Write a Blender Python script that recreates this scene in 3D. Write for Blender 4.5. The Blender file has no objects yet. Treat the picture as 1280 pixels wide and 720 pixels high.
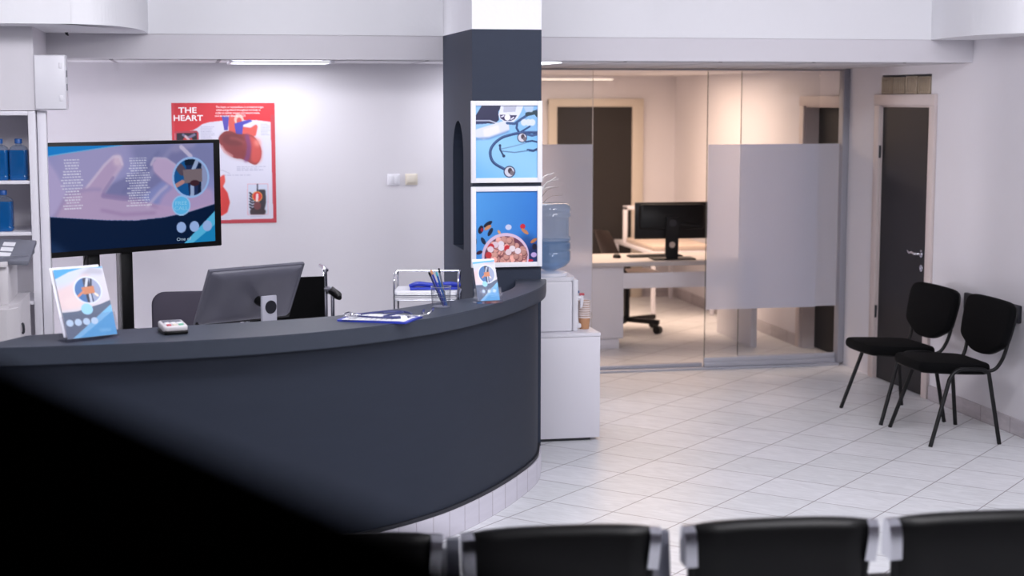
import bpy, bmesh, math, random
import numpy as np
from mathutils import Vector, Matrix
random.seed(4)
PI = math.pi
sc = bpy.context.scene
COL = sc.collection

# ------------------------------------------------------------------ camera, world, lights, exposure
cam_d = bpy.data.cameras.new('camera')
cam = bpy.data.objects.new('camera', cam_d)
COL.objects.link(cam)
cam.location = (0, 0, 2.05)
cam.rotation_euler = (math.radians(90 - 6.736), 0, math.radians(-11.417))
cam_d.sensor_width = 36
cam_d.lens = 56.447
cam_d.clip_start = 0.05
cam_d.clip_end = 60
cam_d.dof.use_dof = True
cam_d.dof.focus_distance = 8.4
cam_d.dof.aperture_fstop = 2.0
sc.camera = cam
sc.view_settings.view_transform = 'Standard'
sc.view_settings.look = 'None'
sc.view_settings.gamma = 1.0
sc.view_settings.use_curve_mapping = False
sc.view_settings.exposure = 0.28

world = bpy.data.worlds.new('world')
world.use_nodes = True
world.node_tree.nodes['Background'].inputs[0].default_value = (0.02, 0.02, 0.024, 1)
sc.world = world


def area(name, loc, target, sx, sy, power, color):
    d = bpy.data.lights.new(name, 'AREA')
    d.shape = 'RECTANGLE'
    d.size, d.size_y = sx, sy
    d.energy = power
    d.color = color
    o = bpy.data.objects.new(name, d)
    COL.objects.link(o)
    o.location = loc
    v = Vector(target) - Vector(loc)
    o.rotation_euler = v.to_track_quat('-Z', 'Y').to_euler()
    return o


COOL = (0.965, 0.95, 1.0)
WARM = (1.0, 0.72, 0.52)
# lamps in the high ceiling of the waiting room
area('ceiling_lamp', (0.6, 6.0, 3.12), (0.6, 8.6, 0.4), 1.6, 0.6, 54, COOL)
area('ceiling_lamp', (3.3, 6.0, 3.12), (3.3, 8.6, 0.4), 1.6, 0.6, 48, COOL)
area('ceiling_lamp', (-2.0, 5.4, 3.12), (-1.4, 8.2, 1.0), 1.2, 0.6, 36, COOL)
area('ceiling_lamp', (2.6, 2.6, 3.12), (2.6, 5.6, 0.6), 1.2, 1.2, 88, COOL)
# recessed lamp behind the reception, then a fill added unseen behind the pillar
area('ceiling_lamp', (0.57, 10.02, 2.262), (0.57, 10.02, 0), 0.58, 0.55, 3.2, COOL)
area('ceiling_lamp', (2.0, 10.02, 2.262), (2.0, 10.02, 0), 0.5, 0.5, 4, COOL)
# fill lamp added out of view at the left end behind reception
area('side_fill', (-4.2, 10.03, 1.35), (0, 10.10, 1.45), 0.8, 2.0, 100, COOL)
# office behind the glass
area('ceiling_lamp', (3.6, 13.9, 2.255), (3.6, 13.9, 0), 1.8, 1.6, 62, WARM)

# ------------------------------------------------------------------ materials


def lin(c):
    return tuple(((x / 255.0) / 12.92 if x / 255.0 <= 0.04045 else ((x / 255.0 + 0.055) / 1.055) ** 2.4) for x in c)


def mat(name, rgb, rough=0.5, metal=0.0, spec=0.5, noise=0.0, nscale=8.0, bump=0.0, bscale=60.0, coat=0.0, emis=0.0, stretch=(1, 1, 1)):
    m = bpy.data.materials.new(name)
    m.use_nodes = True
    nt = m.node_tree
    p = nt.nodes['Principled BSDF']
    c = lin(rgb)
    p.inputs['Base Color'].default_value = (*c, 1)
    p.inputs['Roughness'].default_value = rough
    p.inputs['Metallic'].default_value = metal
    p.inputs['Specular IOR Level'].default_value = spec
    p.inputs['Coat Weight'].default_value = coat
    if emis:
        p.inputs['Emission Color'].default_value = (*c, 1)
        p.inputs['Emission Strength'].default_value = emis
    if noise or bump:
        tc = nt.nodes.new('ShaderNodeTexCoord')
        mp = nt.nodes.new('ShaderNodeMapping')
        mp.inputs['Scale'].default_value = stretch
        nt.links.new(tc.outputs['Object'], mp.inputs['Vector'])
    if noise:
        n = nt.nodes.new('ShaderNodeTexNoise')
        n.inputs['Scale'].default_value = nscale
        n.inputs['Detail'].default_value = 5
        nt.links.new(mp.outputs['Vector'], n.inputs['Vector'])
        r = nt.nodes.new('ShaderNodeMapRange')
        r.inputs['To Min'].default_value = 1 - noise
        r.inputs['To Max'].default_value = 1 + noise
        nt.links.new(n.outputs['Fac'], r.inputs['Value'])
        mx = nt.nodes.new('ShaderNodeVectorMath')
        mx.operation = 'SCALE'
        mx.inputs[0].default_value = c
        nt.links.new(r.outputs['Result'], mx.inputs['Scale'])
        nt.links.new(mx.outputs['Vector'], p.inputs['Base Color'])
    if bump:
        n2 = nt.nodes.new('ShaderNodeTexNoise')
        n2.inputs['Scale'].default_value = bscale
        n2.inputs['Detail'].default_value = 3
        nt.links.new(mp.outputs['Vector'], n2.inputs['Vector'])
        b = nt.nodes.new('ShaderNodeBump')
        b.inputs['Strength'].default_value = bump
        b.inputs['Distance'].default_value = 0.01
        nt.links.new(n2.outputs['Fac'], b.inputs['Height'])
        nt.links.new(b.outputs['Normal'], p.inputs['Normal'])
    return m


def glass(name, tint, ior=1.45, rough=0.0, diffuse=0.0, dcol=(200, 210, 225)):
    m = bpy.data.materials.new(name)
    m.use_nodes = True
    nt = m.node_tree
    nt.nodes.clear()
    out = nt.nodes.new('ShaderNodeOutputMaterial')
    t = nt.nodes.new('ShaderNodeBsdfTransparent')
    t.inputs[0].default_value = (*lin(tint), 1)
    g = nt.nodes.new('ShaderNodeBsdfGlossy')
    g.inputs['Roughness'].default_value = rough
    lw = nt.nodes.new('ShaderNodeLayerWeight')
    pw = nt.nodes.new('ShaderNodeMath')
    pw.operation = 'POWER'
    pw.inputs[1].default_value = 4.5
    nt.links.new(lw.outputs['Facing'], pw.inputs[0])
    f = nt.nodes.new('ShaderNodeMath')
    f.operation = 'MULTIPLY_ADD'
    f.inputs[1].default_value = 0.75
    f.inputs[2].default_value = ((ior - 1) / (ior + 1)) ** 2
    nt.links.new(pw.outputs[0], f.inputs[0])
    mx = nt.nodes.new('ShaderNodeMixShader')
    nt.links.new(f.outputs[0], mx.inputs[0])
    last = t
    if diffuse:
        d = nt.nodes.new('ShaderNodeBsdfDiffuse')
        d.inputs[0].default_value = (*lin(dcol), 1)
        m2 = nt.nodes.new('ShaderNodeMixShader')
        m2.inputs[0].default_value = diffuse
        nt.links.new(t.outputs[0], m2.inputs[1])
        nt.links.new(d.outputs[0], m2.inputs[2])
        last = m2
    nt.links.new(last.outputs[0], mx.inputs[1])
    nt.links.new(g.outputs[0], mx.inputs[2])
    nt.links.new(mx.outputs[0], out.inputs['Surface'])
    return m


def frosted(name):
    m = bpy.data.materials.new(name)
    m.use_nodes = True
    nt = m.node_tree
    nt.nodes.clear()
    out = nt.nodes.new('ShaderNodeOutputMaterial')
    d = nt.nodes.new('ShaderNodeBsdfDiffuse')
    d.inputs[0].default_value = (*lin((240, 242, 255)), 1)
    t = nt.nodes.new('ShaderNodeBsdfTranslucent')
    t.inputs[0].default_value = (*lin((248, 247, 250)), 1)
    tr = nt.nodes.new('ShaderNodeBsdfTransparent')
    m1 = nt.nodes.new('ShaderNodeMixShader')
    m1.inputs[0].default_value = 0.2
    nt.links.new(d.outputs[0], m1.inputs[1])
    nt.links.new(t.outputs[0], m1.inputs[2])
    rf = nt.nodes.new('ShaderNodeBsdfRefraction')
    rf.inputs['Color'].default_value = (0.93, 0.93, 0.97, 1)
    rf.inputs['Roughness'].default_value = 0.3
    rf.inputs['IOR'].default_value = 1.3
    m2 = nt.nodes.new('ShaderNodeMixShader')
    m2.inputs[0].default_value = 0.55
    nt.links.new(m1.outputs[0], m2.inputs[1])
    nt.links.new(rf.outputs[0], m2.inputs[2])
    nt.links.new(m2.outputs[0], out.inputs['Surface'])
    return m


def tile_mat(name, rgb1, rgb2, grout, size, rot, loc, mortar, rough=0.3, axis=None, height=None, streak=0.05):
    """grid of tiles from a Brick texture with per-tile tint and streaky marbling"""
    m = bpy.data.materials.new(name)
    m.use_nodes = True
    nt = m.node_tree
    p = nt.nodes['Principled BSDF']
    p.inputs['Roughness'].default_value = rough
    tc = nt.nodes.new('ShaderNodeTexCoord')
    src = tc.outputs['Object']
    if axis:
        sx = nt.nodes.new('ShaderNodeSeparateXYZ')
        nt.links.new(src, sx.inputs[0])
        cx = nt.nodes.new('ShaderNodeCombineXYZ')
        nt.links.new(sx.outputs[axis[0]], cx.inputs[0])
        nt.links.new(sx.outputs[axis[1]], cx.inputs[1])
        src = cx.outputs[0]
    mp = nt.nodes.new('ShaderNodeMapping')
    mp.inputs['Rotation'].default_value = (0, 0, rot)
    mp.inputs['Location'].default_value = (loc[0], loc[1], 0)
    nt.links.new(src, mp.inputs['Vector'])
    b = nt.nodes.new('ShaderNodeTexBrick')
    b.offset = 0
    b.inputs['Color1'].default_value = (*lin(rgb1), 1)
    b.inputs['Color2'].default_value = (*lin(rgb2), 1)
    b.inputs['Mortar'].default_value = (*lin(grout), 1)
    b.inputs['Scale'].default_value = 1
    b.inputs['Mortar Size'].default_value = mortar
    b.inputs['Mortar Smooth'].default_value = 0.1
    b.inputs['Brick Width'].default_value = size
    b.inputs['Row Height'].default_value = height or size
    nt.links.new(mp.outputs['Vector'], b.inputs['Vector'])
    st = nt.nodes.new('ShaderNodeMapping')
    st.inputs['Scale'].default_value = (3, 11, 3)
    nt.links.new(mp.outputs['Vector'], st.inputs['Vector'])
    n = nt.nodes.new('ShaderNodeTexNoise')
    n.inputs['Scale'].default_value = 2.2
    n.inputs['Detail'].default_value = 7
    n.inputs['Distortion'].default_value = 1.2
    nt.links.new(st.outputs['Vector'], n.inputs['Vector'])
    r = nt.nodes.new('ShaderNodeMapRange')
    r.inputs['From Min'].default_value = 0.3
    r.inputs['From Max'].default_value = 0.7
    r.inputs['To Min'].default_value = 1 - streak
    r.inputs['To Max'].default_value = 1 + streak
    nt.links.new(n.outputs['Fac'], r.inputs['Value'])
    mx = nt.nodes.new('ShaderNodeVectorMath')
    mx.operation = 'SCALE'
    nt.links.new(b.outputs['Color'], mx.inputs[0])
    nt.links.new(r.outputs['Result'], mx.inputs['Scale'])
    nt.links.new(mx.outputs['Vector'], p.inputs['Base Color'])
    bp = nt.nodes.new('ShaderNodeBump')
    bp.invert = True
    bp.inputs['Strength'].default_value = 0.25
    bp.inputs['Distance'].default_value = 0.002
    nt.links.new(b.outputs['Fac'], bp.inputs['Height'])
    nt.links.new(bp.outputs['Normal'], p.inputs['Normal'])
    return m


def art_mat(name, rough=0.5, emis=0.0, coat=0.0):
    m = bpy.data.materials.new(name)
    m.use_nodes = True
    nt = m.node_tree
    p = nt.nodes['Principled BSDF']
    p.inputs['Roughness'].default_value = rough
    p.inputs['Coat Weight'].default_value = coat
    a = nt.nodes.new('ShaderNodeAttribute')
    a.attribute_name = 'Col'
    if emis:
        p.inputs['Base Color'].default_value = (0.002, 0.002, 0.003, 1)
        nt.links.new(a.outputs['Color'], p.inputs['Emission Color'])
        p.inputs['Emission Strength'].default_value = emis
        p.inputs['Specular IOR Level'].default_value = 0.06
    else:
        nt.links.new(a.outputs['Color'], p.inputs['Base Color'])
    return m


M = dict(
    wall=mat('wall_paint', (222, 219, 225), 0.75, noise=0.012, nscale=3, bump=0.05, bscale=90),
    ceil=mat('ceiling_plaster', (238, 238, 242), 0.8, bump=0.12, bscale=25, stretch=(1, 5, 1)),
    greyp=mat('pillar_paint', (48, 55, 71), 0.6, spec=0.25, noise=0.06, nscale=5, stretch=(1, 1, 4)),
    grey=mat('slate_paint', (43, 49, 62), 0.6, spec=0.25, noise=0.07, nscale=5, bump=0.03, bscale=40, stretch=(1, 1, 4)),
    greytop=mat('slate_laminate', (58, 64, 76), 0.45, spec=0.35, noise=0.05, nscale=9, stretch=(1, 3, 1)),
    dark=mat('dark_trim', (34, 36, 44), 0.5),
    white=mat('white_laminate', (230, 228, 236), 0.45),
    whitepl=mat('white_plastic', (232, 231, 238), 0.35),
    cream=mat('cream_plastic', (222, 214, 200), 0.4),
    frame=mat('door_frame_paint', (205, 192, 190), 0.5, noise=0.02, nscale=6),
    framewarm=mat('beige_frame', (208, 198, 186), 0.5),
    door=mat('dark_door', (25, 26, 32), 0.5, spec=0.3, noise=0.06, nscale=4, stretch=(1, 1, .3)),
    doorbrown=mat('brown_black_door', (30, 25, 24), 0.6),
    black=mat('black_plastic', (9, 9, 11), 0.4, spec=0.3),
    blackmat=mat('black_fabric', (7, 7, 9), 0.95, spec=0.15, bump=0.2, bscale=400),
    blackvoid2=mat('black_door', (12, 11, 12), 0.6, spec=0.2),
    blackvoid=mat('black_divider_cloth', (3, 3, 3), 1.0, spec=0.0),
    leather=mat('black_leatherette', (5, 5, 6), 0.42, spec=0.3, bump=0.04, bscale=120),
    blacktube=mat('black_powder_coat', (11, 11, 14), 0.45, spec=0.35),
    chrome=mat('chrome', (215, 215, 222), 0.16, metal=1.0),
    steel=mat('brushed_steel', (185, 187, 196), 0.35, metal=1.0),
    alu=mat('aluminium_profile', (186, 187, 198), 0.45, metal=0.15),
    alud=mat('aluminium_dark', (150, 150, 160), 0.5),
    edge=mat('glass_edge', (70, 78, 78), 0.3),
    edgelight=mat('polished_glass_edge', (214, 208, 204), 0.2),
    monback=mat('graphite_plastic', (92, 92, 104), 0.34, noise=0.03),
    monsilver=mat('silver_plastic', (165, 165, 178), 0.4),
    chairgrey=mat('charcoal_fabric', (74, 70, 82), 0.9, spec=0.2, bump=0.2, bscale=300),
    pewter=mat('pewter_plastic', (110, 112, 124), 0.45),
    ltgrey=mat('pale_grey_plastic', (206, 202, 206), 0.45),
    bluecap=mat('blue_cap', (20, 84, 160), 0.35),
    blueliq=mat('blue_liquid', (20, 88, 152), 0.12, noise=0.25, nscale=10),
    navy=mat('navy_vinyl', (18, 19, 30), 0.5),
    navyrub=mat('navy_rubber', (44, 50, 104), 0.4),
    royal=mat('royal_blue_plastic', (44, 62, 176), 0.4),
    paper=mat('white_paper', (238, 238, 244), 0.7),
    olive=mat('olive_glass_block', (150, 136, 118), 0.3, noise=0.12, nscale=9, bump=0.15, bscale=14),
    mortar=mat('grey_mortar', (70, 64, 58), 0.9),
    cup=mat('kraft_paper', (196, 146, 108), 0.7),
    cuprim=mat('cream_paper', (228, 214, 210), 0.6),
    red=mat('red_plastic', (196, 84, 98), 0.4),
    green=mat('green_plastic', (120, 190, 160), 0.4),
    leafw=mat('pale_leaf', (236, 234, 232), 0.7),
    leafd=mat('dry_stem', (84, 76, 66), 0.8),
    pot=mat('grey_ceramic', (120, 120, 126), 0.4),
    brown=mat('brown_leatherette', (66, 53, 50), 0.4),
    desktop=mat('pale_grey_desktop', (196, 190, 190), 0.5),
    bedcream=mat('cream_vinyl', (206, 190, 178), 0.5),
    lamp=mat('lamp_diffuser', (245, 248, 255), 0.4, emis=2.4),
    lampwarm=mat('warm_lamp_diffuser', (255, 244, 226), 0.4, emis=1.6),
    pane=glass('clear_glass', (250, 251, 252), 1.26),
    acryl=glass('clear_acrylic', (250, 250, 252), 1.1, diffuse=0.025, dcol=(225, 228, 238)),
    bottle=glass('blue_tinted_bottle', (222, 233, 245), 1.6, 0.05, diffuse=0.12, dcol=(190, 215, 240)),
    water=glass('blue_water', (210, 226, 240), 1.2, diffuse=0.16, dcol=(165, 200, 232)),
    clearb=glass('clear_bottle', (220, 228, 240), 1.4, diffuse=0.1),
    film=frosted('frosted_film'),
    print=art_mat('printed_sheet', 0.45),
    photo=art_mat('glossy_print', 0.3),
    screen=art_mat('lit_screen', 0.3, emis=0.72),
    tile=tile_mat('floor_tiles', (219, 221, 224), (226, 227, 231), (112, 102, 108), 0.3765, PI / 4, (3.911 + 0.0, -6.80), 0.0026, 0.36, streak=0.085),
    base=tile_mat('skirting_tiles', (176, 170, 176), (190, 184, 190), (120, 112, 116), 0.3765, 0, (0.1, 0), 0.003, 0.35, axis=(1, 2), height=3.0, streak=0.12),
    plinth=tile_mat('plinth_tiles', (214, 211, 222), (222, 219, 230), (168, 160, 170), 0.09, 0, (0, 0), 0.0016, 0.3, axis=(0, 2), height=3.0, streak=0.03),
    dropceil=tile_mat('ceiling_grid_tiles', (214, 212, 216), (218, 216, 220), (150, 146, 152), 0.62, 0, (0.42, 0.1), 0.012, 0.8, streak=0.01),
)

# ------------------------------------------------------------------ mesh builder


class MB:
    def __init__(s):
        s.bm = bmesh.new()

    def box(s, x0, x1, y0, y1, z0, z1, bev=0.0, mt=None, seg=2):
        b = bmesh.new() if bev else s.bm
        vs = [b.verts.new(p) for p in ((x0, y0, z0), (x1, y0, z0), (x1, y1, z0), (x0, y1, z0), (x0, y0, z1), (x1, y0, z1), (x1, y1, z1), (x0, y1, z1))]
        for f in ((3, 2, 1, 0), (4, 5, 6, 7), (0, 1, 5, 4), (1, 2, 6, 5), (2, 3, 7, 6), (3, 0, 4, 7)):
            b.faces.new([vs[i] for i in f])
        if bev:
            bmesh.ops.bevel(b, geom=b.edges[:], offset=bev, segments=seg, profile=0.5, affect='EDGES')
            s.merge(b, mt)
        elif mt:
            bmesh.ops.transform(b, matrix=mt, verts=vs)
        return s

    def merge(s, b, mt=None):
        if mt:
            bmesh.ops.transform(b, matrix=mt, verts=b.verts[:])
        mp = {v: s.bm.verts.new(v.co) for v in b.verts}
        for f in b.faces:
            try:
                s.bm.faces.new([mp[v] for v in f.verts]).smooth = f.smooth
            except ValueError:
                pass
        b.free()

    def tube(s, pts, r, seg=8, closed=False, cap=True):
        pts = [Vector(p) for p in pts]
        n = len(pts)
        rr = r if isinstance(r, (list, tuple)) else [r] * n
        rings = []
        prev = None
        for i, p in enumerate(pts):
            if closed:
                t = (pts[(i + 1) % n] - pts[i - 1]).normalized()
            else:
                t = (pts[min(i + 1, n - 1)] - pts[max(i - 1, 0)]).normalized()
            if prev is None:
                a = Vector((0, 0, 1)) if abs(t.z) < 0.9 else Vector((1, 0, 0))
                u = (a - t * a.dot(t)).normalized()
            else:
                u = (prev - t * prev.dot(t)).normalized()
            prev = u
            w = t.cross(u)
            rings.append([s.bm.verts.new(p + (u * math.cos(2 * PI * k / seg) + w * math.sin(2 * PI * k / seg)) * rr[i]) for k in range(seg)])
        m = n if closed else n - 1
        for i in range(m):
            a, b = rings[i], rings[(i + 1) % n]
            for k in range(seg):
                s.bm.faces.new((a[k], a[(k + 1) % seg], b[(k + 1) % seg], b[k])).smooth = True
        if cap and not closed:
            s.bm.faces.new(rings[0][::-1])
            s.bm.faces.new(rings[-1])
        return s

    def cyl(s, p0, p1, r, seg=16, r2=None):
        return s.tube([p0, p1], [r, r if r2 is None else r2], seg)

    def lathe(s, prof, c=(0, 0, 0), seg=24, cap=True):
        rings = []
        for r, z in prof:
            rings.append([s.bm.verts.new((c[0] + r * math.cos(2 * PI * k / seg), c[1] + r * math.sin(2 * PI * k / seg), c[2] + z)) for k in range(seg)])
        for a, b in zip(rings, rings[1:]):
            for k in range(seg):
                s.bm.faces.new((a[k], a[(k + 1) % seg], b[(k + 1) % seg], b[k])).smooth = True
        if cap:
            s.bm.faces.new(rings[0][::-1])
            s.bm.faces.new(rings[-1])
        return s

    def prism(s, poly, z0, z1, mt=None, smooth=False):
        a = [s.bm.verts.new((x, y, z0)) for x, y in poly]
        b = [s.bm.verts.new((x, y, z1)) for x, y in poly]
        n = len(poly)
        s.bm.faces.new(a[::-1])
        s.bm.faces.new(b)
        for i in range(n):
            s.bm.faces.new((a[i], a[(i + 1) % n], b[(i + 1) % n], b[i])).smooth = smooth
        if mt:
            bmesh.ops.transform(s.bm, matrix=mt, verts=a + b)
        return s

    def strip(s, outer, inner, z0, z1):
        """solid band between two polylines with equally many points"""
        n = len(outer)
        q = [[s.bm.verts.new((p[0], p[1], z)) for p in L] for L in (outer, inner) for z in (z0, z1)]
        o0, o1, i0, i1 = q
        for k in range(n - 1):
            s.bm.faces.new((o0[k], o0[k + 1], o1[k + 1], o1[k])).smooth = True
            s.bm.faces.new((i0[k + 1], i0[k], i1[k], i1[k + 1])).smooth = True
            s.bm.faces.new((o1[k], o1[k + 1], i1[k + 1], i1[k]))
            s.bm.faces.new((o0[k + 1], o0[k], i0[k], i0[k + 1]))
        s.bm.faces.new((o0[0], o1[0], i1[0], i0[0]))
        s.bm.faces.new((o1[-1], o0[-1], i0[-1], i1[-1]))
        return s

    def build(s, name, m, parent=None, loc=None, rot=None, auto=True):
        bmesh.ops.recalc_face_normals(s.bm, faces=s.bm.faces[:])
        me = bpy.data.meshes.new(name)
        s.bm.to_mesh(me)
        s.bm.free()
        if auto:
            try:
                me.set_sharp_from_angle(angle=math.radians(40))
            except Exception:
                pass
        me.materials.append(m)
        o = bpy.data.objects.new(name, me)
        COL.objects.link(o)
        if parent:
            o.parent = parent
        if loc:
            o.location = loc
        if rot:
            o.rotation_euler = rot
        return o


def tag(o, label, cat, group=None):
    o['label'] = label
    o['category'] = cat
    if group:
        o['group'] = group
    return o


def thing(name, label, cat, loc=(0, 0, 0), rz=0.0, group=None):
    o = bpy.data.objects.new(name, None)
    o.empty_display_size = 0.1
    COL.objects.link(o)
    o.location = loc
    o.rotation_euler = (0, 0, rz)
    return tag(o, label, cat, group)


def struct(o, label=None, cat='structure'):
    o['kind'] = 'structure'
    if label:
        o['label'] = label
        o['category'] = cat
    return o


def catmull(pts, n=8, closed=False):
    P = [Vector(p) if len(p) == 3 else Vector((p[0], p[1], 0)) for p in pts]
    if closed:
        P = [P[-1]] + P + [P[0], P[1]]
    else:
        P = [P[0] * 2 - P[1]] + P + [P[-1] * 2 - P[-2]]
    out = []
    for i in range(1, len(P) - 2):
        a, b, c, d = P[i - 1], P[i], P[i + 1], P[i + 2]
        for k in range(n):
            t = k / n
            out.append(0.5 * ((2 * b) + (c - a) * t + (2 * a - 5 * b + 4 * c - d) * t * t + (3 * b - a - 3 * c + d) * t ** 3))
    if not closed:
        out.append(P[-2])
    return out


def resample(pts, n):
    P = [Vector((p[0], p[1], 0)) for p in pts]
    L = [0]
    for a, b in zip(P, P[1:]):
        L.append(L[-1] + (b - a).length)
    out = []
    for i in range(n):
        t = L[-1] * i / (n - 1)
        j = min(max(k for k in range(len(L)) if L[k] <= t + 1e-9), len(P) - 2)
        f = (t - L[j]) / (L[j + 1] - L[j])
        q = P[j].lerp(P[j + 1], f)
        out.append((q.x, q.y))
    return out


def offset(pts, d):
    """shift a polyline sideways (to its left when d > 0)"""
    out = []
    for i, p in enumerate(pts):
        a, b = pts[max(i - 1, 0)], pts[min(i + 1, len(pts) - 1)]
        t = Vector((b[0] - a[0], b[1] - a[1])).normalized()
        out.append((p[0] - t.y * d, p[1] + t.x * d))
    return out


def rrect(w, h, r, n=6):
    """rounded rectangle outline centred on 0,0"""
    out = []
    for cx, cy, a0 in ((w / 2 - r, h / 2 - r, 0), (-w / 2 + r, h / 2 - r, 90), (-w / 2 + r, -h / 2 + r, 180), (w / 2 - r, -h / 2 + r, 270)):
        for k in range(n + 1):
            a = math.radians(a0 + 90 * k / n)
            out.append((cx + r * math.cos(a), cy + r * math.sin(a)))
    return out


def cushion(poly, t, bulge, n=5, mt=None):
    """pillow-like solid: outline poly in XY, thickness t, rounded rim"""
    b = bmesh.new()
    cx = sum(p[0] for p in poly) / len(poly)
    cy = sum(p[1] for p in poly) / len(poly)
    rings = []
    for k in range(n + 1):
        a = -PI / 2 + PI * k / n
        sh = 1 - bulge * (1 - math.cos(a))
        z = t / 2 * math.sin(a)
        rings.append([b.verts.new((cx + (x - cx) * sh, cy + (y - cy) * sh, z)) for x, y in poly])
    m = len(poly)
    for u, v in zip(rings, rings[1:]):
        for i in range(m):
            b.faces.new((u[i], u[(i + 1) % m], v[(i + 1) % m], v[i])).smooth = True
    b.faces.new(rings[0][::-1]).smooth = True
    b.faces.new(rings[-1]).smooth = True
    mb = MB()
    mb.merge(b, mt)
    return mb


def TR(x=0, y=0, z=0, rx=0, ry=0, rz=0):
    return Matrix.Translation((x, y, z)) @ Matrix.Rotation(rz, 4, 'Z') @ Matrix.Rotation(ry, 4, 'Y') @ Matrix.Rotation(rx, 4, 'X')


def copy_tree(o, parent=None):
    c = o.copy()
    COL.objects.link(c)
    if parent:
        c.parent = parent
    for ch in list(o.children):
        copy_tree(ch, c)
    return c

# ------------------------------------------------------------------ printed pictures: painted into vertex colours of a fine grid


class Canvas:
    def __init__(s, w, h, bg, ss=2):
        s.w, s.h, s.ss = w, h, ss
        s.W, s.H = w * ss, h * ss
        s.U, s.V = np.meshgrid((np.arange(s.W) + 0.5) / s.W, (np.arange(s.H) + 0.5) / s.H)
        s.a = np.ones((s.H, s.W, 3)) * (np.array(bg) / 255.0)

    def _blur(s, m, r):
        r = int(r * s.ss)
        if r < 1:
            return m
        for ax in (0, 1):
            for _ in range(2):
                p = np.concatenate([np.repeat(np.take(m, [0], ax), r, ax), m, np.repeat(np.take(m, [-1], ax), r + 1, ax)], ax)
                c = np.cumsum(p, ax)
                n = m.shape[ax]
                m = (np.take(c, np.arange(2 * r, 2 * r + n), ax) - np.concatenate([np.zeros_like(np.take(c, [0], ax)), np.take(c, np.arange(0, n - 1), ax)], ax)) / (2 * r)
        return np.clip(m, 0, 1)

    def put(s, m, col, al=1.0, blur=0):
        m = s._blur(m.astype(float), blur) * al
        s.a = s.a * (1 - m[..., None]) + (np.array(col) / 255.0) * m[..., None]
        return s

    def poly(s, pts, col, al=1.0, blur=0):
        m = np.zeros((s.H, s.W), bool)
        n = len(pts)
        for i in range(n):
            (x0, y0), (x1, y1) = pts[i], pts[(i + 1) % n]
            if y0 == y1:
                continue
            c = ((s.V >= min(y0, y1)) & (s.V < max(y0, y1)))
            xi = x0 + (s.V - y0) * (x1 - x0) / (y1 - y0)
            m ^= c & (s.U < xi)
        return s.put(m, col, al, blur)

    def ell(s, u, v, ru, rv, col, al=1.0, blur=0, rot=0.0, asp=1.0):
        du, dv = (s.U - u), (s.V - v) * asp
        c, k = math.cos(rot), math.sin(rot)
        x, y = du * c + dv * k, -du * k + dv * c
        return s.put((x / ru) ** 2 + (y / (rv * asp)) ** 2 < 1, col, al, blur)

    def line(s, pts, r, col, al=1.0, blur=0, asp=None):
        asp = asp or s.h / s.w
        m = np.zeros((s.H, s.W), bool)
        for (x0, y0), (x1, y1) in zip(pts, pts[1:]):
            dx, dy = x1 - x0, (y1 - y0) * asp
            L = dx * dx + dy * dy + 1e-12
            t = np.clip(((s.U - x0) * dx + (s.V - y0) * asp * dy) / L, 0, 1)
            m |= ((s.U - x0 - t * dx) ** 2 + ((s.V - y0) * asp - t * dy) ** 2) < r * r
        return s.put(m, col, al, blur)

    def textlines(s, u0, v0, u1, v1, rows, col, al=0.7, center=True, seed=1):
        rg = random.Random(seed)
        dv = (v1 - v0) / rows
        for i in range(rows):
            w = (u1 - u0) * (0.55 + 0.45 * rg.random())
            a = (u0 + u1 - w) / 2 if center else u0
            x = a
            while x < a + w:
                ww = (u1 - u0) * (0.04 + 0.1 * rg.random())
                s.put((s.U > x) & (s.U < min(x + ww, a + w)) & (s.V > v0 + i * dv) & (s.V < v0 + (i + 0.42) * dv), col, al)
                x += ww + (u1 - u0) * 0.025
        return s

    def grad(s, c0, c1, f):
        t = np.clip(f(s.U, s.V), 0, 1)[..., None]
        s.a = np.array(c0) / 255.0 * (1 - t) + np.array(c1) / 255.0 * t
        return s

    def out(s):
        a = s.a.reshape(s.h, s.ss, s.w, s.ss, 3).mean((1, 3))
        a = np.clip(a, 0, 1)
        return np.where(a <= 0.04045, a / 12.92, ((a + 0.055) / 1.055) ** 2.4)


_txt = {}


def text_geo(s, bold=0.0):
    if (s, bold) not in _txt:
        cu = bpy.data.curves.new('lettering', 'FONT')
        cu.body = s
        cu.offset = bold
        cu.resolution_u = 3
        cu.align_x = 'CENTER'
        cu.align_y = 'CENTER'
        o = bpy.data.objects.new('lettering', cu)
        COL.objects.link(o)
        dg = bpy.context.evaluated_depsgraph_get()
        dg.update()
        me = bpy.data.meshes.new_from_object(o.evaluated_get(dg))
        v = [tuple(x.co) for x in me.vertices]
        f = [tuple(p.vertices) for p in me.polygons]
        bpy.data.objects.remove(o)
        bpy.data.meshes.remove(me)
        bpy.data.curves.remove(cu)
        _txt[(s, bold)] = (v, f)
    return _txt[(s, bold)]


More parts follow.
